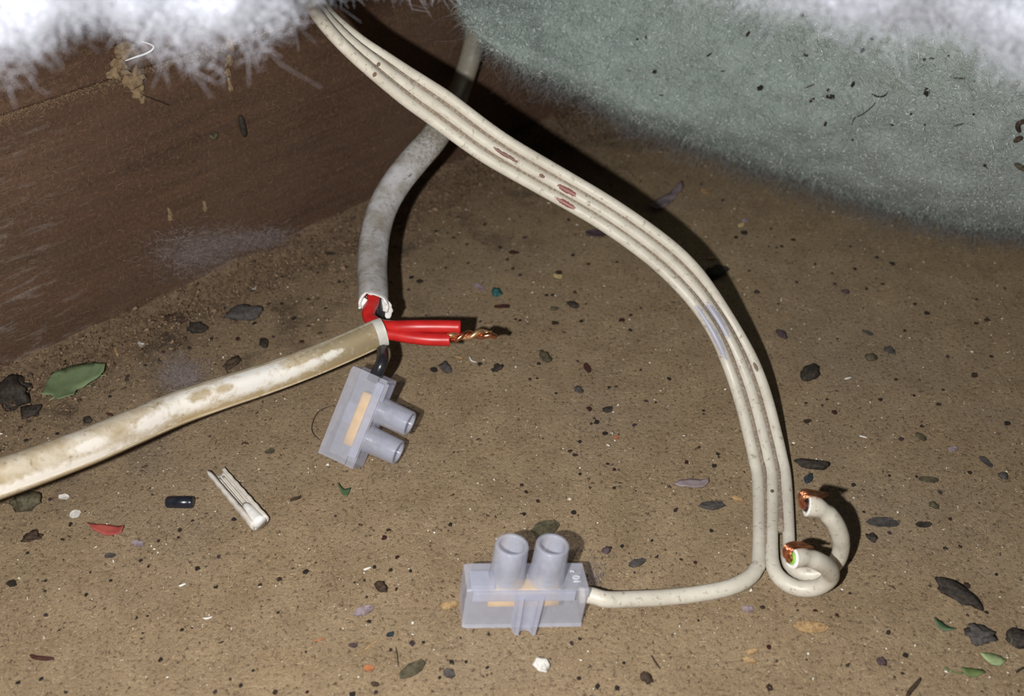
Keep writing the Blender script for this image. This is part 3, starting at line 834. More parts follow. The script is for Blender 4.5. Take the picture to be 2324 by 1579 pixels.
# ------------------------------------------------------------------ black sleeve
a0, a1 = G(378, 1139, .0015), G(439, 1139.5, .0015)
r0 = .00150
sl = empty('black_sleeve', (a0 + a1) / 2 * np.array([1, 1, 0]))
tag(sl, 'short glossy black cylindrical sleeve lying left of the cream offcut', 'sleeve')
q = np.array([0, .0, .04, .07, .075, .12, .125, .5, .875, .88, .925, .93, .96, 1., 1.])
rr = r0 * np.array([.5, .80, .93, .97, .97, .97, 1, 1, 1, .97, .97, .97, .93, .80, .5])
P = a0 + (a1 - a0) * q[:, None]
T = np.repeat(unit(a1 - a0)[None], len(q), 0); A = np.repeat([[0, 0, 1.]], len(q), 0); B = np.cross(A, T)
link('barrel', sweep('barrel', P - np.array(sl.matrix_world.translation), A, B, circ(22)[None] * rr[:, None, None]), M_SLEEVE, sl, True)

# ------------------------------------------------------------------ leaves
def poly_leaf(name, px, mat, z=.0006, th=.00025, bow=.0012, label=None, cat='leaf', n=2, group=None, lift=.0004):
    pts = np.array([G(x, y, z) for x, y in px]); c = pts.mean(0)
    bm = bmesh.new()
    vs = [bm.verts.new(p - c * np.array([1, 1, 0])) for p in pts]
    f = bm.faces.new(vs)
    bmesh.ops.triangulate(bm, faces=[f])
    for _ in range(n): bmesh.ops.subdivide_edges(bm, edges=bm.edges[:], cuts=1, use_grid_fill=True)
    ext_ = max(np.ptp(pts[:, 0]), np.ptp(pts[:, 1])) / 2
    for v in bm.verts:
        rr = math.hypot(v.co.x, v.co.y) / ext_
        v.co.z += bow * (rr * rr * .7) + .0004 * mnoise.noise(Vector((v.co.x * 500, v.co.y * 500, z * 900)))
    g_ = bmesh.ops.extrude_face_region(bm, geom=bm.faces[:])
    for v in [e for e in g_['geom'] if isinstance(e, bmesh.types.BMVert)]: v.co.z += th
    bmesh.ops.recalc_face_normals(bm, faces=bm.faces)
    zmin = min(v.co.z for v in bm.verts)
    for v in bm.verts: v.co.z -= zmin - .0001
    o = link(name, from_bm(name, bm), mat, None, True)
    o.location = (c[0], c[1], lift)
    if label: tag(o, label, cat, group)
    return o
M_LEAF = simple('green_leaf', (.12, .165, .080), (.16, .21, .11), 260, .6, .25, .3)
M_LEAF2 = simple('dark_leaf', (.055, .095, .045), (.07, .12, .055), 400, .6, .2)
M_LEAF3 = simple('pale_leaf', (.28, .34, .17), (.2, .26, .12), 400, .6, .2)
M_LEAF4 = simple('olive_leaf', (.10, .14, .05), (.13, .17, .06), 400, .6, .2)
lf = poly_leaf('green_leaf', [(101, 916), (109, 893), (123, 864), (150, 853), (193, 841), (220, 842), (246, 846), (242, 860), (232, 869), (205, 884), (178, 898), (174, 911), (152, 918), (138, 922), (120, 913)], M_LEAF, label='large torn green leaf piece lying at the foot of the joist', n=2, lift=.0022)
lc = np.array(lf.location)
mid = cr([G(x, y, .0012) - lc for x, y in ((112, 908), (150, 888), (195, 862), (240, 850))], 10); 
tube('midrib', mid, .00018, M_LEAF3, lf, 5)
for (x, y, u, v) in ((150, 888, 158, 862), (150, 888, 176, 893), (180, 872, 190, 848), (180, 872, 207, 876), (205, 859, 214, 845)):
    tube('vein', np.linspace(G(x, y, .0012) - lc, G(u, v, .0012) - lc, 4), .0001, M_LEAF3, lf, 4)
poly_leaf('leaf_fragment', [(767, 1105), (780, 1111), (796, 1110), (792, 1120), (786, 1130), (776, 1120)], M_LEAF2, label='tiny dark green torn leaf fragment right of the cream offcut', n=1)
poly_leaf('leaf_fragment', [(2116, 1409), (2135, 1412), (2150, 1422), (2166, 1433), (2146, 1432), (2128, 1424)], M_LEAF2, label='narrow dark green leaf sliver below the largest black dropping', n=1)
poly_leaf('leaf_fragment', [(2220, 1487), (2245, 1484), (2268, 1490), (2281, 1502), (2270, 1512), (2250, 1508), (2234, 1498)], M_LEAF3, label='pale green oval leaf piece in the lower right corner', n=1)
lg = poly_leaf('leaf_fragment', [(2178, 1519), (2200, 1517), (2225, 1522), (2233, 1530), (2215, 1536), (2196, 1536), (2184, 1529)], M_LEAF4, label='olive green leaf fragment with a thin stalk at lower right', n=1)
tube('stalk', cr([G(x, y, .0006) - np.array(lg.location) for x, y in ((2141, 1514), (2158, 1523), (2174, 1527), (2186, 1526))], 8), .00018, M_LEAF4, lg, 6)
poly_leaf('red_chip', [(200, 1191), (222, 1192), (250, 1193), (283, 1197), (277, 1210), (258, 1215), (236, 1214), (214, 1206)], simple('red_film', (.36, .085, .065), (.30, .06, .05), 600, .5, .1), bow=.0006, label='flat red plastic chip with a rounded edge at left', cat='chip')
poly_leaf('lilac_petal', [(1527, 1101), (1545, 1092), (1565, 1089), (1590, 1090), (1607, 1090), (1608, 1097), (1598, 1105), (1575, 1107), (1548, 1107)], simple('lilac_film', (.27, .215, .225), (.2, .155, .16), 500, .5, .2), bow=.0005, label='long lilac grey dry petal left of the flat cable', cat='petal')
poly_leaf('plastic_film', [(1472, 474), (1490, 455), (1520, 440), (1545, 422), (1549, 432), (1530, 452), (1512, 470), (1490, 484)], simple('pale_film', (.23, .19, .21), (.13, .10, .11), 300, .35, .3, .5), bow=.002, label='crumpled pale lilac film scrap behind the flat cable', cat='scrap')

# ------------------------------------------------------------------ debris
CL = {'K': ((.018, .014, .011), (.048, .038, .030)), 'G': ((.085, .076, .070), (.045, .039, .035)), 'B': ((.075, .045, .028), (.03, .02, .014)),
      'R': ((.085, .025, .018), (.03, .014, .012)), 'W': ((.72, .70, .66), (.5, .47, .42)), 'L': ((.34, .28, .30), (.17, .12, .13)),
      'T': ((.46, .31, .15), (.25, .15, .07)), 'O': ((.42, .16, .06), (.28, .11, .05)), 'Y': ((.55, .45, .22), (.38, .28, .12)),
      'E': ((.03, .13, .13), (.015, .05, .05)), 'N': ((.11, .095, .055), (.05, .042, .025)), 'P': ((.09, .06, .065), (.05, .032, .036)), 'U': ((.018, .025, .032), (.03, .04, .05))}
NMS = dict(K='black', G='grey', B='brown', R='dark_red', W='white', L='lilac', T='tan', O='orange', Y='yellow', E='teal', N='olive', P='purple', U='blue_black')
def cmat(c): return simple(NMS[c] + '_debris', CL[c][0], CL[c][1], 1100, .75, .7, .3)
seedc = [0]
def floor_pose(px, py, ln, wd, ang):
    a = math.radians(ang); dx, dy = math.cos(a) * ln / 2, math.sin(a) * ln / 2
    e0, e1 = G(px - dx, py - dy), G(px + dx, py + dy)
    c = (e0 + e1) / 2; v = e1 - e0; dp = depth(c)
    ax = abs(math.sin(a)); 
    lp = np.linalg.norm(v)
    # width seen across the long axis, undone for the slant of the board
    sl_ = 1.0 * ax + (1 - ax) * 1.35
    return c, lp, wd * dp / FPX * sl_, math.atan2(v[1], v[0])
def place(name, me, mat, c, yaw, z=0, label=None, cat=None, group=None, smooth=True):
    o = link(name, me, mat, None, smooth)
    o.location = (c[0], c[1], z); o.rotation_euler = (0, 0, yaw)
    tag(o, label, cat, group); return o
def lump(name, cat, px, py, ln, wd, ang, c, label, group=None, h=.62, rough=.28, sub=3, fine=.16):
    seedc[0] += 1
    ctr, lp, wp, yaw = floor_pose(px, py, ln, wd, ang)
    hz = min(lp, wp) * h
    me = lump_mesh(name, lp * 1.05, wp * 1.05, hz, seedc[0], rough, 2.4, sub, fine)
    return place(name, me, cmat(c), ctr, yaw, hz * .36, label, cat, group)
def flat(name, cat, px, py, ln, wd, ang, c, label, group=None, th=.00035, curl=.25):
    seedc[0] += 1; s = seedc[0]
    ctr, lp, wp, yaw = floor_pose(px, py, ln, wd, ang)
    bm = bmesh.new(); n = 14
    bmesh.ops.create_circle(bm, cap_ends=True, segments=n, radius=1)
    bmesh.ops.inset_region(bm, faces=bm.faces[:], thickness=.35)
    for v in bm.verts:
        a = math.atan2(v.co.y, v.co.x)
        k = 1 + .28 * mnoise.noise(Vector((math.cos(a) * 1.8, math.sin(a) * 1.8, s * 3.1)))
        rr = v.co.length
        v.co = Vector((v.co.x * k * lp / 2, v.co.y * k * wp / 2, curl * wp * (rr ** 2) * (.45 + .6 * mnoise.noise(Vector((v.co.x * 1.5, v.co.y * 1.5, s * 1.7))))))
    g_ = bmesh.ops.extrude_face_region(bm, geom=bm.faces[:])
    for v in [e for e in g_['geom'] if isinstance(e, bmesh.types.BMVert)]: v.co.z += th
    bmesh.ops.recalc_face_normals(bm, faces=bm.faces)
    z0 = min(v.co.z for v in bm.verts)
    for v in bm.verts: v.co.z -= z0
    return place(name, from_bm(name, bm), cmat(c), ctr, yaw, .0001, label, cat, group, False)
def rod(name, cat, pts, wd, c, label, group=None, z=.0005):
    w3 = [G(x, y, z) for x, y in pts]; ctr = np.mean(w3, 0) * np.array([1, 1, 0])
    P = cr(w3, 4 * len(pts)) - ctr; r = wd * depth(ctr) / FPX / 2
    P[:, 2] = np.maximum(P[:, 2], r)
    k = np.linspace(-1, 1, len(P))
    T, A, B = transport(P); prof = circ(7)[None] * (r * (1 - .5 * np.abs(k) ** 3))[:, None, None]
    o = link(name, sweep(name, P, A, B, prof), cmat(c), None, True); o.location = ctr
    tag(o, label, cat, group); return o

DROP = [
 (2171, 1351, 112, 36, 31, 'K', 'largest black dropping, lying at lower right', .28),
 (2222, 1444, 60, 32, 8, 'G', 'crumbled dark grey clump left of the corner dropping', .5),
 (2312, 1455, 66, 34, 16, 'K', 'fuzzy black dropping cut by the right edge of view', .3),
 (1837, 852, 38, 33, -55, 'K', 'rounded black dropping right of the cable bend', .2),
 (1843, 1056, 66, 21, 5, 'K', 'rough elongated black dropping above the copper ends', .35),
 (1834, 1088, 24, 15, -55, 'U', 'small greenish black dropping just above the copper ends', .2),
 (554, 718, 78, 33, -6, 'G', 'knobbly dark grey dropping at the foot of the joist', .3),
 (449, 749, 42, 25, -10, 'K', 'dark crumbly lump left of the knobbly grey dropping', .5),
 (395, 727, 46, 20, 4, 'B', 'dark brown lump at the joist foot above the green leaf', .5),
 (599, 781, 21, 18, 70, 'K', 'round black pellet above the stained sheath', .2),
 (529, 826, 40, 20, -38, 'B', 'dark brown bark lump touching the stained sheath', .4),
 (28, 903, 76, 60, 10, 'K', 'big crumbly black clump at the left edge below the leaf', .65),
 (75, 937, 38, 26, 5, 'K', 'smaller black clump right of the big crumbly one', .5),
 (200, 955, 18, 15, 0, 'K', 'small black pellet below the green leaf', .3),
 (62, 1142, 62, 36, 8, 'N', 'olive grey lump in the lower left under the sheath', .4),
 (74, 1222, 44, 20, -12, 'B', 'brown clod left of the red chip', .5),
 (865, 1333, 27, 22, 60, 'B', 'chunky brown black lump left of the upright block', .35),
 (1467, 1541, 32, 22, 62, 'B', 'dark mottled dropping at the bottom edge', .3),
 (1621, 624, 50, 26, -10, 'K', 'black lump in the shadow behind the flat cable', .45),
 (1012, 838, 24, 21, 50, 'G', 'grey cube shaped crumb right of the lying block', .35),
 (1128, 838, 24, 15, -25, 'K', 'jagged black crumb below the copper twist', .5),
 (1300, 694, 26, 15, 25, 'K', 'glossy black seed in the middle of the board', .15),
 (1127, 666, 20, 18, 0, 'E', 'teal green lump above the red wires', .4),
 (1333, 837, 18, 14, 70, 'R', 'dark maroon seed below the glossy black seed', .25),
 (1238, 812, 27, 19, 55, 'N', 'lacy grey brown seed husk left of the maroon seed', .3),
 (2000, 1503, 20, 18, 40, 'P', 'dark purple crumb at lower right, above the twig', .4),
 (1977, 1221, 26, 16, 20, 'K', 'black crumb beside the shadow of the copper loop', .4),
 (2019, 797, 24, 14, 30, 'G', 'dark grey crumb in the right half, uppermost of a pair', .35),
 (1976, 814, 23, 17, -10, 'N', 'olive seed lower of a pair on the right half', .2),
 (1258, 702, 18, 9, 5, 'N', 'small olive seed left of the glossy black seed', .2),
 (1774, 762, 28, 16, 42, 'P', 'flat purple brown seed just right of the cable shadow', .2),
 (1919, 664, 19, 10, 10, 'P', 'dark oval seed on the dim right of the board', .2),
 (2120, 1149, 23, 14, 30, 'N', 'striped brown seed right of the copper loop shadow', .3),
 (2276, 1082, 18, 16, 0, 'G', 'round dark grey pellet near the right edge', .2),
 (2089, 993, 30, 12, 32, 'N', 'dark pointed seed with a pale tip on the right', .2),
 (1377, 1250, 22, 16, -40, 'P', 'purple brown crumb right of the upright block', .3),
 (1312, 886, 19, 12, 15, 'G', 'grey crumb below the maroon seed', .5),
 (1379, 931, 18, 12, -8, 'K', 'black boxy crumb left of the cable middle', .4),
 (1231, 1511, 36, 26, 20, 'W', 'crumbly white plaster lump at the bottom middle', .34),
]
for px, py, ln, wd, ang, c, lab, ro in DROP:
    if ln: 
        nm = 'dropping' if 'dropping' in lab else 'seed' if 'seed' in lab else 'pellet' if 'pellet' in lab else 'debris_crumb'
        lump(nm, nm.split('_')[-1], px, py, ln, wd, ang, c, lab, rough=ro)
FLAT = [
 (2004, 1187, 78, 21, 3, 'G', 'long flat dark grey flake right of the copper loop'),
 (2096, 1192, 34, 12, -3, 'K', 'thin black flake right of the long grey flake'),
 (1840, 1425, 78, 22, 6, 'T', 'tan and white papery flake below the wire loops'),
 (2237, 1050, 38, 14, 40, 'G', 'curled dark flake near the right edge'),
 (2107, 1090, 46, 11, 5, 'N', 'flat olive brown leaf flake on the right'),
 (2161, 1021, 20, 12, -10, 'L', 'pale lilac chip on the right half of the board'),
 (1616, 1149, 55, 19, -3, 'G', 'dark grey husk flake left of the flat cable'),
 (1673, 1134, 30, 8, 22, 'T', 'straw coloured chip beside the dark grey husk'),
 (1445, 1279, 40, 17, -24, 'G', 'oval grey flake right of the upright block'),
 (936, 1521, 66, 27, -30, 'N', 'ragged brown bark flake at the bottom edge'),
 (825, 1388, 46, 20, -18, 'L', 'pale lilac papery chip left of the upright block'),
 (1020, 1375, 42, 13, -5, 'T', 'pale tan flake touching the left of the upright block'),
 (1020, 1530, 30, 18, 30, 'G', 'faint grey crescent flake at the bottom middle'),
 (1236, 1202, 62, 34, -18, 'N', 'curled olive brown husk behind the posts of the upright block'),
 (838, 1518, 24, 11, 5, 'O', 'orange chip at the bottom left of the bark flake'),
 (887, 1441, 18, 10, -20, 'U', 'blue black chip below the lilac chip'),
 (1697, 1384, 24, 13, 10, 'L', 'small lilac flake below the cream wire'),
 (1707, 1480, 28, 9, -14, 'T', 'upper of two straw chips at the bottom right'),
 (1700, 1500, 32, 9, 15, 'T', 'lower of two straw chips at the bottom right'),
 (1140, 697, 36, 9, -3, 'R', 'faint dark red strip above the copper twist'),
 (1088, 653, 30, 12, 30, 'L', 'lilac brown flake left of the teal lump'),
 (1267, 629, 20, 8, 12, 'Y', 'yellow sliver flake above the olive seed'),
 (1682, 513, 15, 8, -10, 'Y', 'yellow flake behind the flat cable'),
 (1692, 502, 15, 8, -5, 'L', 'lilac flake beside the yellow one behind the cable'),
 (1601, 437, 24, 11, 15, 'T', 'tan crumb flake near the batt edge'),
 (1614, 588, 20, 6, 3, 'T', 'tan sliver behind the flat cable shadow'),
 (1969, 757, 26, 8, 20, 'G', 'grey crumpled sliver in the dim right area'),
 (486, 571, 18, 26, 0, 'T', 'oval tan flake lying on the pale fibre tuft'),
 (321, 782, 14, 13, 50, 'W', 'white triangular chip above the green leaf'),
 (576, 655, 15, 10, 0, 'W', 'white crumb flake near the joist foot'),
 (172, 1168, 26, 17, -5, 'W', 'cloudy white chip above the red chip'),
 (313, 1235, 30, 13, 15, 'L', 'whitish film scrap right of the red chip'),
 (146, 1129, 24, 11, 5, 'W', 'white flake below the sheath at far left'),
 (250, 1262, 26, 9, -5, 'G', 'grey flake below the red chip'),
 (613, 1026, 23, 11, -8, 'N', 'olive grey flake left of the lying block'),
 (1165, 575, 23, 10, 5, 'R', 'dark red seed coat in the upper middle'),
 (1399, 994, 11, 9, 20, 'O', 'bright orange grain in the middle of the board'),
 (851, 1554, 21, 8, 8, 'B', 'brown flake at the bottom edge under the orange chip'),
 (802, 1466, 20, 9, 8, 'P', 'dark purple flake left of the blue black chip'),
 (741, 577, 42, 9, 5, 'K', 'black sliver flake near the grey upright sheath'),
 (1352, 532, 46, 20, 10, 'P', 'dusty purple flake below the flat cable'),
 (671, 1133, 27, 7, -18, 'B', 'dark brown splinter right of the cream offcut'),
]
for px, py, ln, wd, ang, c, lab in FLAT:
    nm = 'chip' if 'chip' in lab else 'husk' if 'husk' in lab else 'sliver' if 'sliver' in lab else 'flake'
    flat(nm, nm, px, py, ln, wd, ang, c, lab)
RODS = [
 ([(2089, 1539), (2080, 1552), (2066, 1568), (2056, 1586)], 10, 'B', 'twig', 'forked brown twig at the bottom right edge'),
 ([(2306, 1526), (2315, 1519), (2330, 1512)], 5, 'K', 'twig', 'thin black twig at the lower right corner'),
 ([(69, 1486), (82, 1492), (102, 1494), (121, 1494)], 10, 'R', 'sliver', 'dark red brown splinter in the lower left corner'),
 ([(817, 1485), (835, 1468), (857, 1453)], 4, 'T', 'straw', 'thin tan straw left of the blue black chip'),
 ([(711, 1453), (724, 1452), (738, 1448)], 4, 'O', 'straw', 'short orange straw at lower left of the lilac chip'),
 ([(1478, 1487), (1487, 1502), (1498, 1517)], 4, 'B', 'straw', 'thin brown straw above the mottled dropping'),
 ([(825, 1293), (833, 1290), (842, 1287)], 6, 'W', 'sliver', 'short white bar left of the upright block'),
 ([(406, 1330), (414, 1327), (422, 1324)], 6, 'W', 'sliver', 'short white sliver below the black sleeve'),
 ([(460, 1402), (470, 1403), (482, 1399)], 5, 'W', 'sliver', 'curved white sliver at the lower left'),
 ([(1917, 860), (1924, 858), (1932, 856)], 5, 'W', 'sliver', 'white sliver right of the rounded black dropping'),
 ([(1950, 989), (1960, 991), (1969, 993)], 4, 'W', 'sliver', 'white splinter on the right half above the loops'),
 ([(1065, 808), (1070, 818), (1082, 822)], 4, 'W', 'sliver', 'curled white thread right of the lying block'),
 ([(1376, 1008), (1384, 1012)], 4, 'W', 'sliver', 'tiny white sliver beside the orange grain'),
 ([(1034, 809), (1051, 813)], 4, 'T', 'straw', 'tan splinter below the red wires'),
 ([(660, 597), (676, 594)], 6, 'T', 'straw', 'pale straw near the grey upright sheath'),
 ([(259, 785), (267, 808)], 8, 'T', 'straw', 'straw chip above the green leaf tip'),
 ([(548, 1008), (554, 1004), (564, 1007)], 4, 'R', 'sliver', 'dark squiggle left of the lying block'),
 ([(241, 938), (249, 940), (257, 943)], 6, 'R', 'sliver', 'reddish brown splinter below the green leaf tip'),
 ([(898, 1468), (902, 1490), (904, 1512)], 2.5, 'K', 'hair', 'straight dark hair above the bark flake'),
 ([(752, 920), (722, 935), (708, 965), (712, 985), (726, 998)], 2, 'K', 'hair', 'thin dark curved hair left of the lying block'),
]
for pts, wd, c, nm, lab in RODS:
    rod(nm, nm, pts, wd, c, lab)

# small specks, shared label inside each patch of the board
SPK = {
 'between the upright block and the loops': [(1614, 1205, 9), (1546, 1270, 7), (1731, 1379, 10), (1745, 1469, 12), (1316, 1450, 8), (1297, 1460, 10), (1314, 1540, 10), (1356, 1558, 12), (1401, 1562, 12), (1746, 1561, 16), (1533, 1158, 11), (1578, 1277, 9), (1416, 1505, 8), (1440, 1300, 6), (1480, 1227, 7), (1585, 1408, 6), (1412, 1240, 9)],
 'right of the copper loops': [(2016, 1436, 12), (1929, 1347, 8), (1899, 1396, 9), (2055, 1488, 13), (2045, 997, 12), (1998, 908, 10), (2033, 862, 8), (2285, 962, 13), (2211, 853, 15), (1831, 957, 15), (1894, 937, 13), (2018, 1080, 7), (2133, 1118, 10), (1937, 1101, 10), (2092, 968, 9), (2074, 898, 7), (2130, 918, 10), (1829, 915, 7), (1876, 907, 7), (1866, 920, 6), (2150, 810, 9), (2249, 810, 9), (2080, 1082, 7), (2200, 1073, 10), (2156, 1178, 9), (2140, 885, 7), (1850, 1386, 9), (1960, 1162, 7), (2018, 1210, 9), (2145, 1246, 10), (2261, 1304, 8), (2238, 1390, 9), (2194, 1330, 16), (2048, 1528, 8)],
 'in the middle of the board': [(1337, 929, 14), (1354, 959, 13), (1349, 950, 7), (1342, 962, 7), (1373, 985, 12), (1316, 1003, 9), (1294, 1024, 9), (1305, 1033, 10), (1558, 1050, 11), (1597, 932, 7), (1597, 940, 6), (1629, 1031, 8), (1302, 1164, 12), (1189, 1167, 9), (1221, 1138, 9), (1184, 1102, 9), (1394, 1066, 9), (1404, 1066, 6), (1467, 911, 9), (1488, 914, 6), (1518, 860, 10), (1382, 880, 8), (1398, 878, 7), (1203, 861, 8), (1219, 860, 8), (1262, 893, 7), (1311, 820, 7), (1223, 826, 9), (1379, 1053, 7), (1621, 1058, 11), (1194, 1117, 9), (1587, 1015, 7), (1454, 840, 7), (1394, 1108, 8), (1440, 965, 10), (1316, 1076, 8)],
 'above the red wires': [(934, 631, 11), (953, 640, 14), (1269, 620, 14), (1259, 734, 14), (1411, 728, 14), (1319, 730, 10), (1191, 540, 11), (1089, 827, 11), (985, 841, 16), (927, 658, 7), (967, 716, 5), (1011, 609, 7), (1063, 597, 7), (1151, 590, 8), (1181, 625, 9), (1164, 610, 8), (1240, 671, 9), (1254, 670, 8), (1305, 664, 9), (1170, 725, 7), (1180, 728, 8), (1135, 562, 9), (1060, 555, 8), (1030, 540, 8), (990, 525, 8), (1290, 500, 9), (1335, 600, 9), (1400, 595, 7), (1431, 716, 9), (1430, 750, 9), (1455, 700, 7), (1090, 730, 7), (1330, 690, 6), (1300, 580, 9), (1100, 510, 9), (1040, 495, 9)],
 'at lower left by the black sleeve': [(360, 1228, 8), (448, 1291, 12), (496, 1264, 9), (28, 1326, 20), (196, 1350, 9), (574, 1522, 7), (437, 1182, 7), (408, 1204, 10), (405, 1220, 7), (530, 1179, 10), (114, 1134, 9), (160, 1191, 10), (63, 1255, 8), (90, 1218, 9), (205, 1299, 6), (320, 1272, 9), (337, 1286, 7), (252, 1318, 8), (105, 1396, 10), (364, 1498, 11), (94, 1541, 10), (41, 1550, 10), (324, 1437, 6), (523, 1541, 7), (436, 1425, 6), (490, 1333, 9), (488, 1570, 10), (547, 1556, 10), (335, 1398, 6), (413, 1430, 9), (104, 1318, 8), (142, 1225, 8)],
 'between the offcut and the upright block': [(900, 1337, 8), (838, 1411, 10), (936, 1461, 14), (887, 1294, 9), (850, 1287, 9), (932, 1296, 8), (805, 1322, 6), (882, 1203, 9), (872, 1221, 13), (694, 1299, 14), (761, 1171, 6), (827, 1317, 7), (832, 1355, 6), (632, 1390, 8), (634, 1315, 12), (590, 1328, 9), (902, 1265, 10), (1022, 1191, 10), (1110, 1440, 8), (1058, 1502, 8), (1106, 1515, 8), (998, 1538, 8), (887, 1475, 9), (624, 1572, 12), (697, 1571, 9), (800, 1576, 14), (853, 1572, 10), (961, 1458, 8), (1025, 1503, 12), (1118, 1400, 7), (665, 1290, 5), (717, 1277, 5)],
 'along the foot of the joist': [(685, 776, 10), (667, 724, 12), (620, 765, 8), (578, 735, 10), (640, 690, 9), (700, 680, 8), (480, 770, 10), (430, 790, 9), (370, 800, 10), (330, 830, 9), (290, 855, 10), (250, 900, 8), (60, 1000, 10), (130, 985, 9), (300, 935, 8), (740, 700, 7), (700, 740, 7), (510, 700, 9), (495, 640, 8), (770, 640, 8), (640, 630, 9), (720, 620, 8), (790, 540, 7), (610, 690, 9), (540, 770, 12)],
 'on the dim board behind the flat cable': [(1689, 530, 15), (1718, 664, 13), (2025, 600, 12), (2018, 793, 12), (2103, 712, 11), (2215, 735, 10), (2241, 727, 11), (1762, 563, 7), (1774, 560, 8), (1808, 641, 8), (1895, 645, 7), (1940, 611, 9), (1966, 656, 7), (1889, 621, 6), (2003, 645, 8), (2076, 691, 9), (1670, 540, 10), (1745, 560, 6), (2216, 680, 7), (2280, 655, 6), (1990, 585, 9), (1700, 615, 7), (1766, 690, 6), (1900, 770, 6), (2053, 751, 8), (1640, 455, 9), (1800, 545, 9), (1750, 520, 7), (1850, 600, 7), (1930, 560, 7)],
}
ANCH = [(a[0], a[1], a[6]) for a in DROP if a[2]] + [(a[0], a[1], a[6]) for a in FLAT] + [(a[0][1][0], a[0][1][1], a[4]) for a in RODS] + [
    (1190, 1350, 'upright connector block'), (830, 950, 'lying connector block'), (545, 1130, 'cream sheath offcut'), (408, 1139, 'black sleeve'), (242, 1204, 'red plastic chip'),
    (172, 880, 'large green leaf piece'), (780, 1115, 'tiny green leaf fragment'), (1567, 1098, 'long lilac petal'), (2250, 1498, 'pale green oval leaf'), (2140, 1420, 'narrow green leaf sliver'), (2205, 1527, 'stalked olive leaf fragment'), (960, 745, 'red wires'), (1085, 760, 'copper twist')]
used_lab = set()
def near_label(px, py, head, anch, tail=''):
    cand = []
    for (ax, ay, ph) in anch:
        if len(ph.split()) > 9: continue
        dx, dy = px - ax, py - ay; d = math.hypot(dx, dy)
        if d < 4: continue
        hz = 'left' if dx < 0 else 'right'; vt = 'above' if dy < 0 else 'below'
        if abs(dx) > 2.2 * abs(dy): w_ = hz + ' of'
        elif abs(dy) > 2.2 * abs(dx): w_ = vt
        else: w_ = vt + ' and ' + hz + ' of'
        cand.append((d, w_, ph))
    cand.sort()
    for far in ('', 'farther '):
        for d, w_, ph in cand[:5]:
            l_ = '%s %s%s the %s%s' % (head, far, w_, ph, tail)
            if l_ not in used_lab and len(l_.split()) <= 16:
                used_lab.add(l_); return l_
    return None
HEAD = ['tiny black speck', 'small black speck', 'tiny brown speck', 'black grit speck', 'dark maroon speck', 'dark grit speck', 'tiny purple speck', 'small brown speck']
protos = [lump_mesh('speck', 1, .78, .6, 40 + i, .4, 2.4, 2, .25) for i in range(8)]
cyc = 'KKBKRKPBKK'
for m_ in range(8): protos[m_].materials.append(cmat(cyc[m_]))
spare = {}
cnt = 0
for place_, lst in SPK.items():
    for (px, py, sz) in lst:
        cnt += 1
        ctr = G(px, py); dp = depth(ctr); s = sz * dp / FPX * 1.0
        o = bpy.data.objects.new('speck', protos[(cnt * 5) % 8]); COL.objects.link(o)
        k = random.uniform(.85, 1.2)
        o.scale = (s * k, s * 1.25 / k, s * .8); o.rotation_euler = (0, 0, random.uniform(0, 6.28))
        o.location = (ctr[0], ctr[1], s * .8 * .22)
        tag(o, near_label(px, py, HEAD[(cnt * 5) % 8], ANCH) or 'tiny dark speck of grit lying ' + place_, 'speck', 'dark specks ' + place_)

# debris caught on the batt
BD = [(1722, 203, 15, 11, -30), (1817, 38, 10, 10, 0), (1694, 81, 15, 6, -50), (1607, 128, 15, 4, -35), (1483, 166, 12, 9, 20), (1464, 89, 9, 3, 80), (1973, 93, 8, 6, 20), (1953, 119, 14, 8, -45), (1825, 129, 11, 7, 20), (1931, 195, 14, 7, -60), (1881, 223, 22, 11, 5), (1839, 230, 17, 6, -40), (2098, 211, 22, 13, -75), (2062, 262, 6, 6, 0), (2092, 139, 8, 7, 0), (2108, 137, 12, 5, 10), (2147, 131, 6, 5, 0), (1869, 284, 12, 6, -60), (2020, 286, 9, 6, 0), (2231, 380, 14, 7, 30), (1499, 219, 10, 3, 0), (1637, 165, 9, 3, -10), (1445, 93, 6, 5, 0), (2205, 188, 5, 4, 0), (1930, 320, 5, 5, 0), (1876, 208, 9, 7, 0), (2093, 286, 5, 5, 0), (2203, 263, 5, 5, 0)]
BANCH = [(1955, 261, 'curved brown stalk'), (1990, 221, 'curled black stalk'), (2169, 182, 'upper short straw'), (2168, 287, 'lower short straw'), (1834, 199, 'faint brown straw'), (2305, 290, 'curled bark piece'), (2306, 381, 'olive leaf scrap'), (1300, 200, 'flat cable'), (1900, 60, 'white wool overhang')]
for (px, py, ln, wd, ang) in BD:
    cnt += 1
    p = batt_at(px, py); dp = depth(p)
    o = bpy.data.objects.new('speck', protos[cnt % 3]); COL.objects.link(o)
    ex = RT * math.cos(math.radians(ang)) - UP * math.sin(math.radians(ang)); ez = -FW; ey = np.cross(ez, ex)
    M = Matrix([[*r_, 0] for r_ in np.stack([ex * ln * dp / FPX, ey * wd * dp / FPX * 1.25, ez * wd * dp / FPX * .6], 1)] + [[0, 0, 0, 1]])
    M.translation = Vector(p - FW * .0018); o.matrix_world = M
    tag(o, near_label(px, py, 'black speck' if ln < 11 else 'long black speck' if ln > 2 * wd else 'larger black speck', BANCH, ' on the batt') or 'black speck caught in the face of the green batt', 'speck', 'black specks on the green batt')
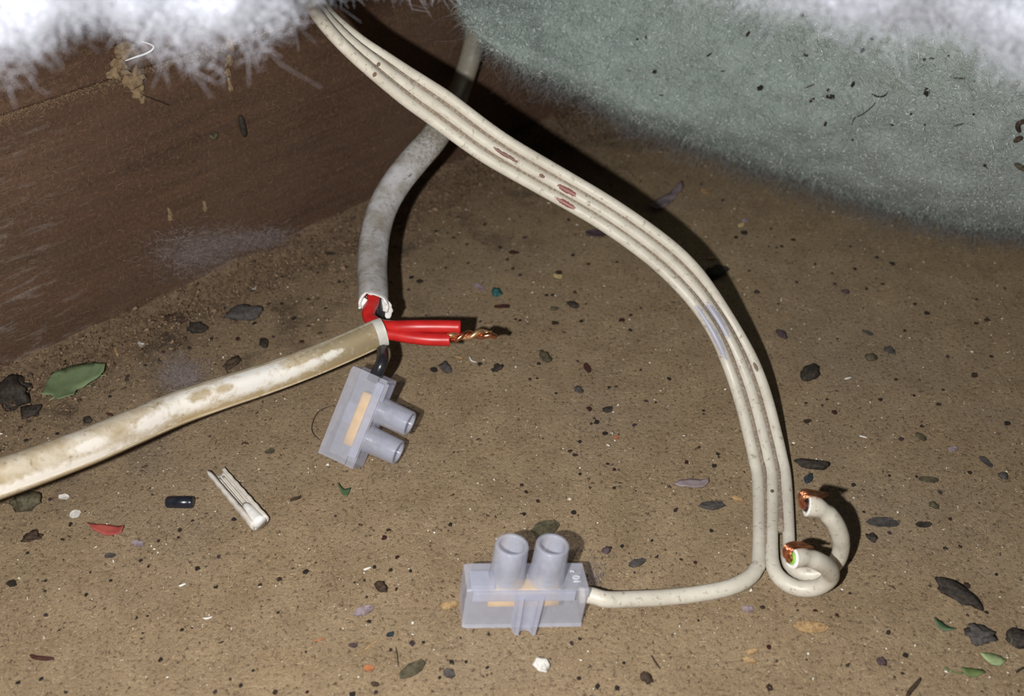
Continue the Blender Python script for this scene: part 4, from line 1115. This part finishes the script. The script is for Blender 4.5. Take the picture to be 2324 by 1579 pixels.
def batt_rod(name, cat, pts, wd, c, label):
    w3 = [batt_at(x, y) - FW * .002 for x, y in pts]; ctr = np.mean(w3, 0); P = cr(w3, 14) - ctr
    T, A, B = transport(P); r = wd * depth(ctr) / FPX / 2
    o = link(name, sweep(name, P, A, B, circ(7)[None] * (r * (1 - .5 * np.abs(np.linspace(-1, 1, 14)) ** 3))[:, None, None]), cmat(c), None, True)
    o.location = ctr; tag(o, label, cat)
batt_rod('dead_stalk', 'stalk', [(1929, 286), (1934, 272), (1955, 261), (1975, 244), (1981, 236)], 3, 'N', 'thin curved brown stalk on the green batt')
batt_rod('dead_stalk', 'stalk', [(1973, 217), (1986, 223), (2000, 222), (2008, 214)], 4, 'K', 'short curled black stalk on the green batt')
batt_rod('straw', 'straw', [(2157, 182), (2170, 182), (2182, 183)], 4, 'N', 'upper short straw on the green batt at right')
batt_rod('straw', 'straw', [(2155, 290), (2168, 287), (2180, 284)], 4, 'N', 'lower short straw on the green batt at right')
batt_rod('straw', 'straw', [(1823, 204), (1834, 199), (1845, 195)], 3, 'N', 'faint brown straw left on the green batt')
batt_rod('bark_piece', 'bark', [(2324, 276), (2308, 281), (2301, 290), (2306, 303)], 11, 'B', 'curled dark bark piece on the batt at the right edge')
batt_rod('bark_piece', 'bark', [(2294, 325), (2303, 319), (2312, 315)], 13, 'B', 'small dark bark crumb below the curled one on the batt')
batt_rod('leaf_fragment', 'leaf', [(2296, 374), (2306, 381), (2322, 390)], 12, 'N', 'olive leaf scrap on the batt near the right edge')
# things clinging to the joist
def joist_rod(name, cat, pts, wd, mat, label, off_=.0015):
    w3 = [J(x, y, off_) for x, y in pts]; ctr = np.mean(w3, 0); P = cr(w3, 18) - ctr
    T, A, B = transport(P); r = wd * depth(ctr) / FPX / 2
    o = link(name, sweep(name, P, A, B, circ(8)[None] * (r * (1 - .6 * np.abs(np.linspace(-1, 1, 18)) ** 4))[:, None, None]), mat, None, True)
    o.location = ctr; tag(o, label, cat)
joist_rod('bristle', 'bristle', [(284, 138), (306, 130), (330, 122), (344, 114), (349, 106), (340, 100), (322, 94)], 4.5, simple('bristle_white', (.8, .8, .82), (.7, .7, .72), 500, .2, 0, .8), 'shiny white curved bristle standing off the joist by the mud', .004)
joist_rod('hair', 'hair', [(327, 217), (345, 224), (366, 232), (384, 239)], 2.5, cmat('K'), 'thin dark hair below the mud clump on the joist')
joist_rod('husk', 'husk', [(545, 262), (549, 280), (553, 298), (556, 310)], 15, cmat('K'), 'black shrivelled husk clinging to the middle of the joist', .0008)
joist_rod('flake', 'flake', [(475, 306), (484, 312), (494, 303)], 11, cmat('N'), 'pale brown flake on the joist left of the black husk', .0006)

# ------------------------------------------------------------------ fibre tufts
def tuft(label, px, py, rx, ry, N, onj):
    a = rng.normal(size=(N, 2)) * .5
    P = np.array([(J(px + u * rx, py + v * ry, .0006) if onj else G(px + u * rx, py + v * ry, .0008)) for u, v in a])
    if onj: P[:, 2] = np.maximum(P[:, 2], .0006)
    ctr = P.mean(0)
    dd = rng.normal(size=(N, 3)); dd[:, 2] = np.abs(dd[:, 2]) * .5
    o = fibres('fibre_tuft', P - ctr, dd, rng.uniform(.001, .0035, N), rng.uniform(.00002, .00005, N), M_FIB_TUFT, 1.0, 3)
    o.location = ctr; tag(o, label, 'tuft', None); o['kind'] = 'stuff'
tuft('pale lilac fibre tuft low on the joist', 450, 575, 110, 55, 2600, True)
tuft('pale fibre streak low on the joist right of the tuft', 585, 545, 130, 30, 2000, True)
tuft('grey fibre tuft behind the stained sheath', 412, 852, 55, 42, 1500, False)
tuft('fine fibre fluff at the wire end of the upright block', 1350, 1312, 22, 40, 130, False)

# ------------------------------------------------------------------ loose board fibres and grit (nobody could count them)
def board_points(N, ymax=.42):
    P = np.stack([rng.uniform(-.2, .26, N), rng.uniform(.085, ymax, N)], 1)
    P = P[np.abs(P[:, 0]) < .1 + P[:, 1] * .55]
    k = (P - JA[:2]) @ JN[:2] > 0.0005
    return P[k]
Q = board_points(112000)
Q = Q[rng.random(len(Q)) < np.clip(.12 / Q[:, 1] ** 1.0, .2, 1)]
N = len(Q); dd = rng.normal(size=(N, 3)); dd[:, 2] = np.abs(dd[:, 2]) * .25
o = fibres('board_fibres', np.column_stack([Q, np.full(N, .0001)]), dd, rng.gamma(2.2, .00035, N) + .0003, rng.uniform(.00003, .00006, N), M_FIB_LIGHT, 1.3, 2)
o.parent = bpy.data.objects['floor']; o['kind'] = 'stuff'
Q = board_points(18000); N = len(Q); dd = rng.normal(size=(N, 3)); dd[:, 2] = np.abs(dd[:, 2]) * .2
o = fibres('dark_hairs', np.column_stack([Q, np.full(N, .00015)]), dd, rng.gamma(2.0, .0008, N) + .0005, rng.uniform(.000018, .00004, N), M_FIB_DARK, 1.6, 3)
tag(o, 'fine dark curly hairs strewn over the brown board', 'fibres', None, 'stuff')
def grit(name, Q, size, mat, label, cat, z=.0):
    N = len(Q)
    base = np.array([(1, 0, 0), (-1, 0, 0), (0, 1, 0), (0, -1, 0), (0, 0, 1), (0, 0, -.5)], float)
    f = np.array([(0, 2, 4), (2, 1, 4), (1, 3, 4), (3, 0, 4), (2, 0, 5), (1, 2, 5), (3, 1, 5), (0, 3, 5)])
    sc = size[:, None, None] * (1 + .5 * rng.normal(size=(N, 6, 1)).clip(-1, 1)) * np.array([1, 1, .6])
    an = rng.uniform(0, 6.28, N); c, s = np.cos(an), np.sin(an)
    b = base[None] * sc * np.array([1.35, .8, 1])
    V = np.stack([b[..., 0] * c[:, None] - b[..., 1] * s[:, None], b[..., 0] * s[:, None] + b[..., 1] * c[:, None], b[..., 2]], -1)
    V += np.column_stack([Q, np.full(N, z)])[:, None] + np.array([0, 0, 1]) * (size * .3)[:, None, None]
    F = (f[None] + (np.arange(N) * 6)[:, None, None]).reshape(-1, 3)
    o = link(name, mesh_np(name, V.reshape(-1, 3), F), mat); tag(o, label, cat, None, 'stuff'); return o
Q = board_points(9000); grit('dark_grit', Q, rng.gamma(1.6, .00007, len(Q)) + .00006, fibre_mat('grit_dark', (.02, .014, .01), (.10, .055, .03), .7), 'finest dark grit strewn over the brown board', 'grit')
Q = board_points(6000); grit('pale_grit', Q, rng.gamma(2, .00006, len(Q)) + .00008, fibre_mat('grit_pale', (.75, .72, .66), (.5, .42, .3), .25, .8), 'finest pale glinting grit strewn over the brown board', 'grit')
N = 24000
s_ = rng.uniform(-.12, .24, N); dist = np.abs(rng.gamma(1.4, .009, N))
Q = (JA + JD * s_[:, None] + JN * dist[:, None])[:, :2]
hz = np.maximum(0, .006 - dist * .32) * rng.random(N)
o = grit('foot_dirt', Q, rng.gamma(1.6, .00011, N) + .00008, fibre_mat('soil', (.30, .20, .12), (.05, .032, .02), .9), 'loose brown dirt heaped along the foot of the joist', 'dirt', hz)
dd = rng.normal(size=(7000, 3)); k = rng.integers(0, N, 7000)
o = fibres('foot_fibres', np.column_stack([Q[k], hz[k] + .0003]), dd, rng.gamma(2.2, .0008, 7000) + .0006, .00004, M_FIB_DUST, 1.2, 3)
o['kind'] = 'stuff'; foot_f = o
# the heap of dirt itself, banked into the corner
xs = np.linspace(-.14, .22, 120); pr = np.linspace(0, 1, 10); V = []
for x in xs:
    for q in pr:
        wd = .015 + .010 * mnoise.noise(Vector((x * 30, 3, 0)))
        d_ = q * wd; h_ = .0042 * (1 - q) ** 1.6 * (1 + .5 * mnoise.noise(Vector((x * 60, q * 4, 5)))) + .0008 * mnoise.noise(Vector((x * 300, q * 20, 2))) * (1 - q)
        p = JA + JD * x + JN * d_; V.append((p[0], p[1], max(h_, 0) + .00015 * (1 - q) - .0002 * (q > .98)))
F = np.array([(i * 10 + j, i * 10 + j + 1, (i + 1) * 10 + j + 1, (i + 1) * 10 + j) for i in range(119) for j in range(9)])
tag(link('dirt_bank', mesh_np('dirt_bank', V, F), simple('soil_bank', (.19, .13, .078), (.10, .065, .04), 700, .95, 1.0), None, True), 'low bank of loose brown dirt heaped along the foot of the joist', 'dirt', None, 'stuff')
bank = bpy.data.objects['dirt_bank']
for o in (foot_f, bpy.data.objects['foot_dirt']):
    o.parent = bank
    for k_ in ('label', 'category'):
        if k_ in o: del o[k_]
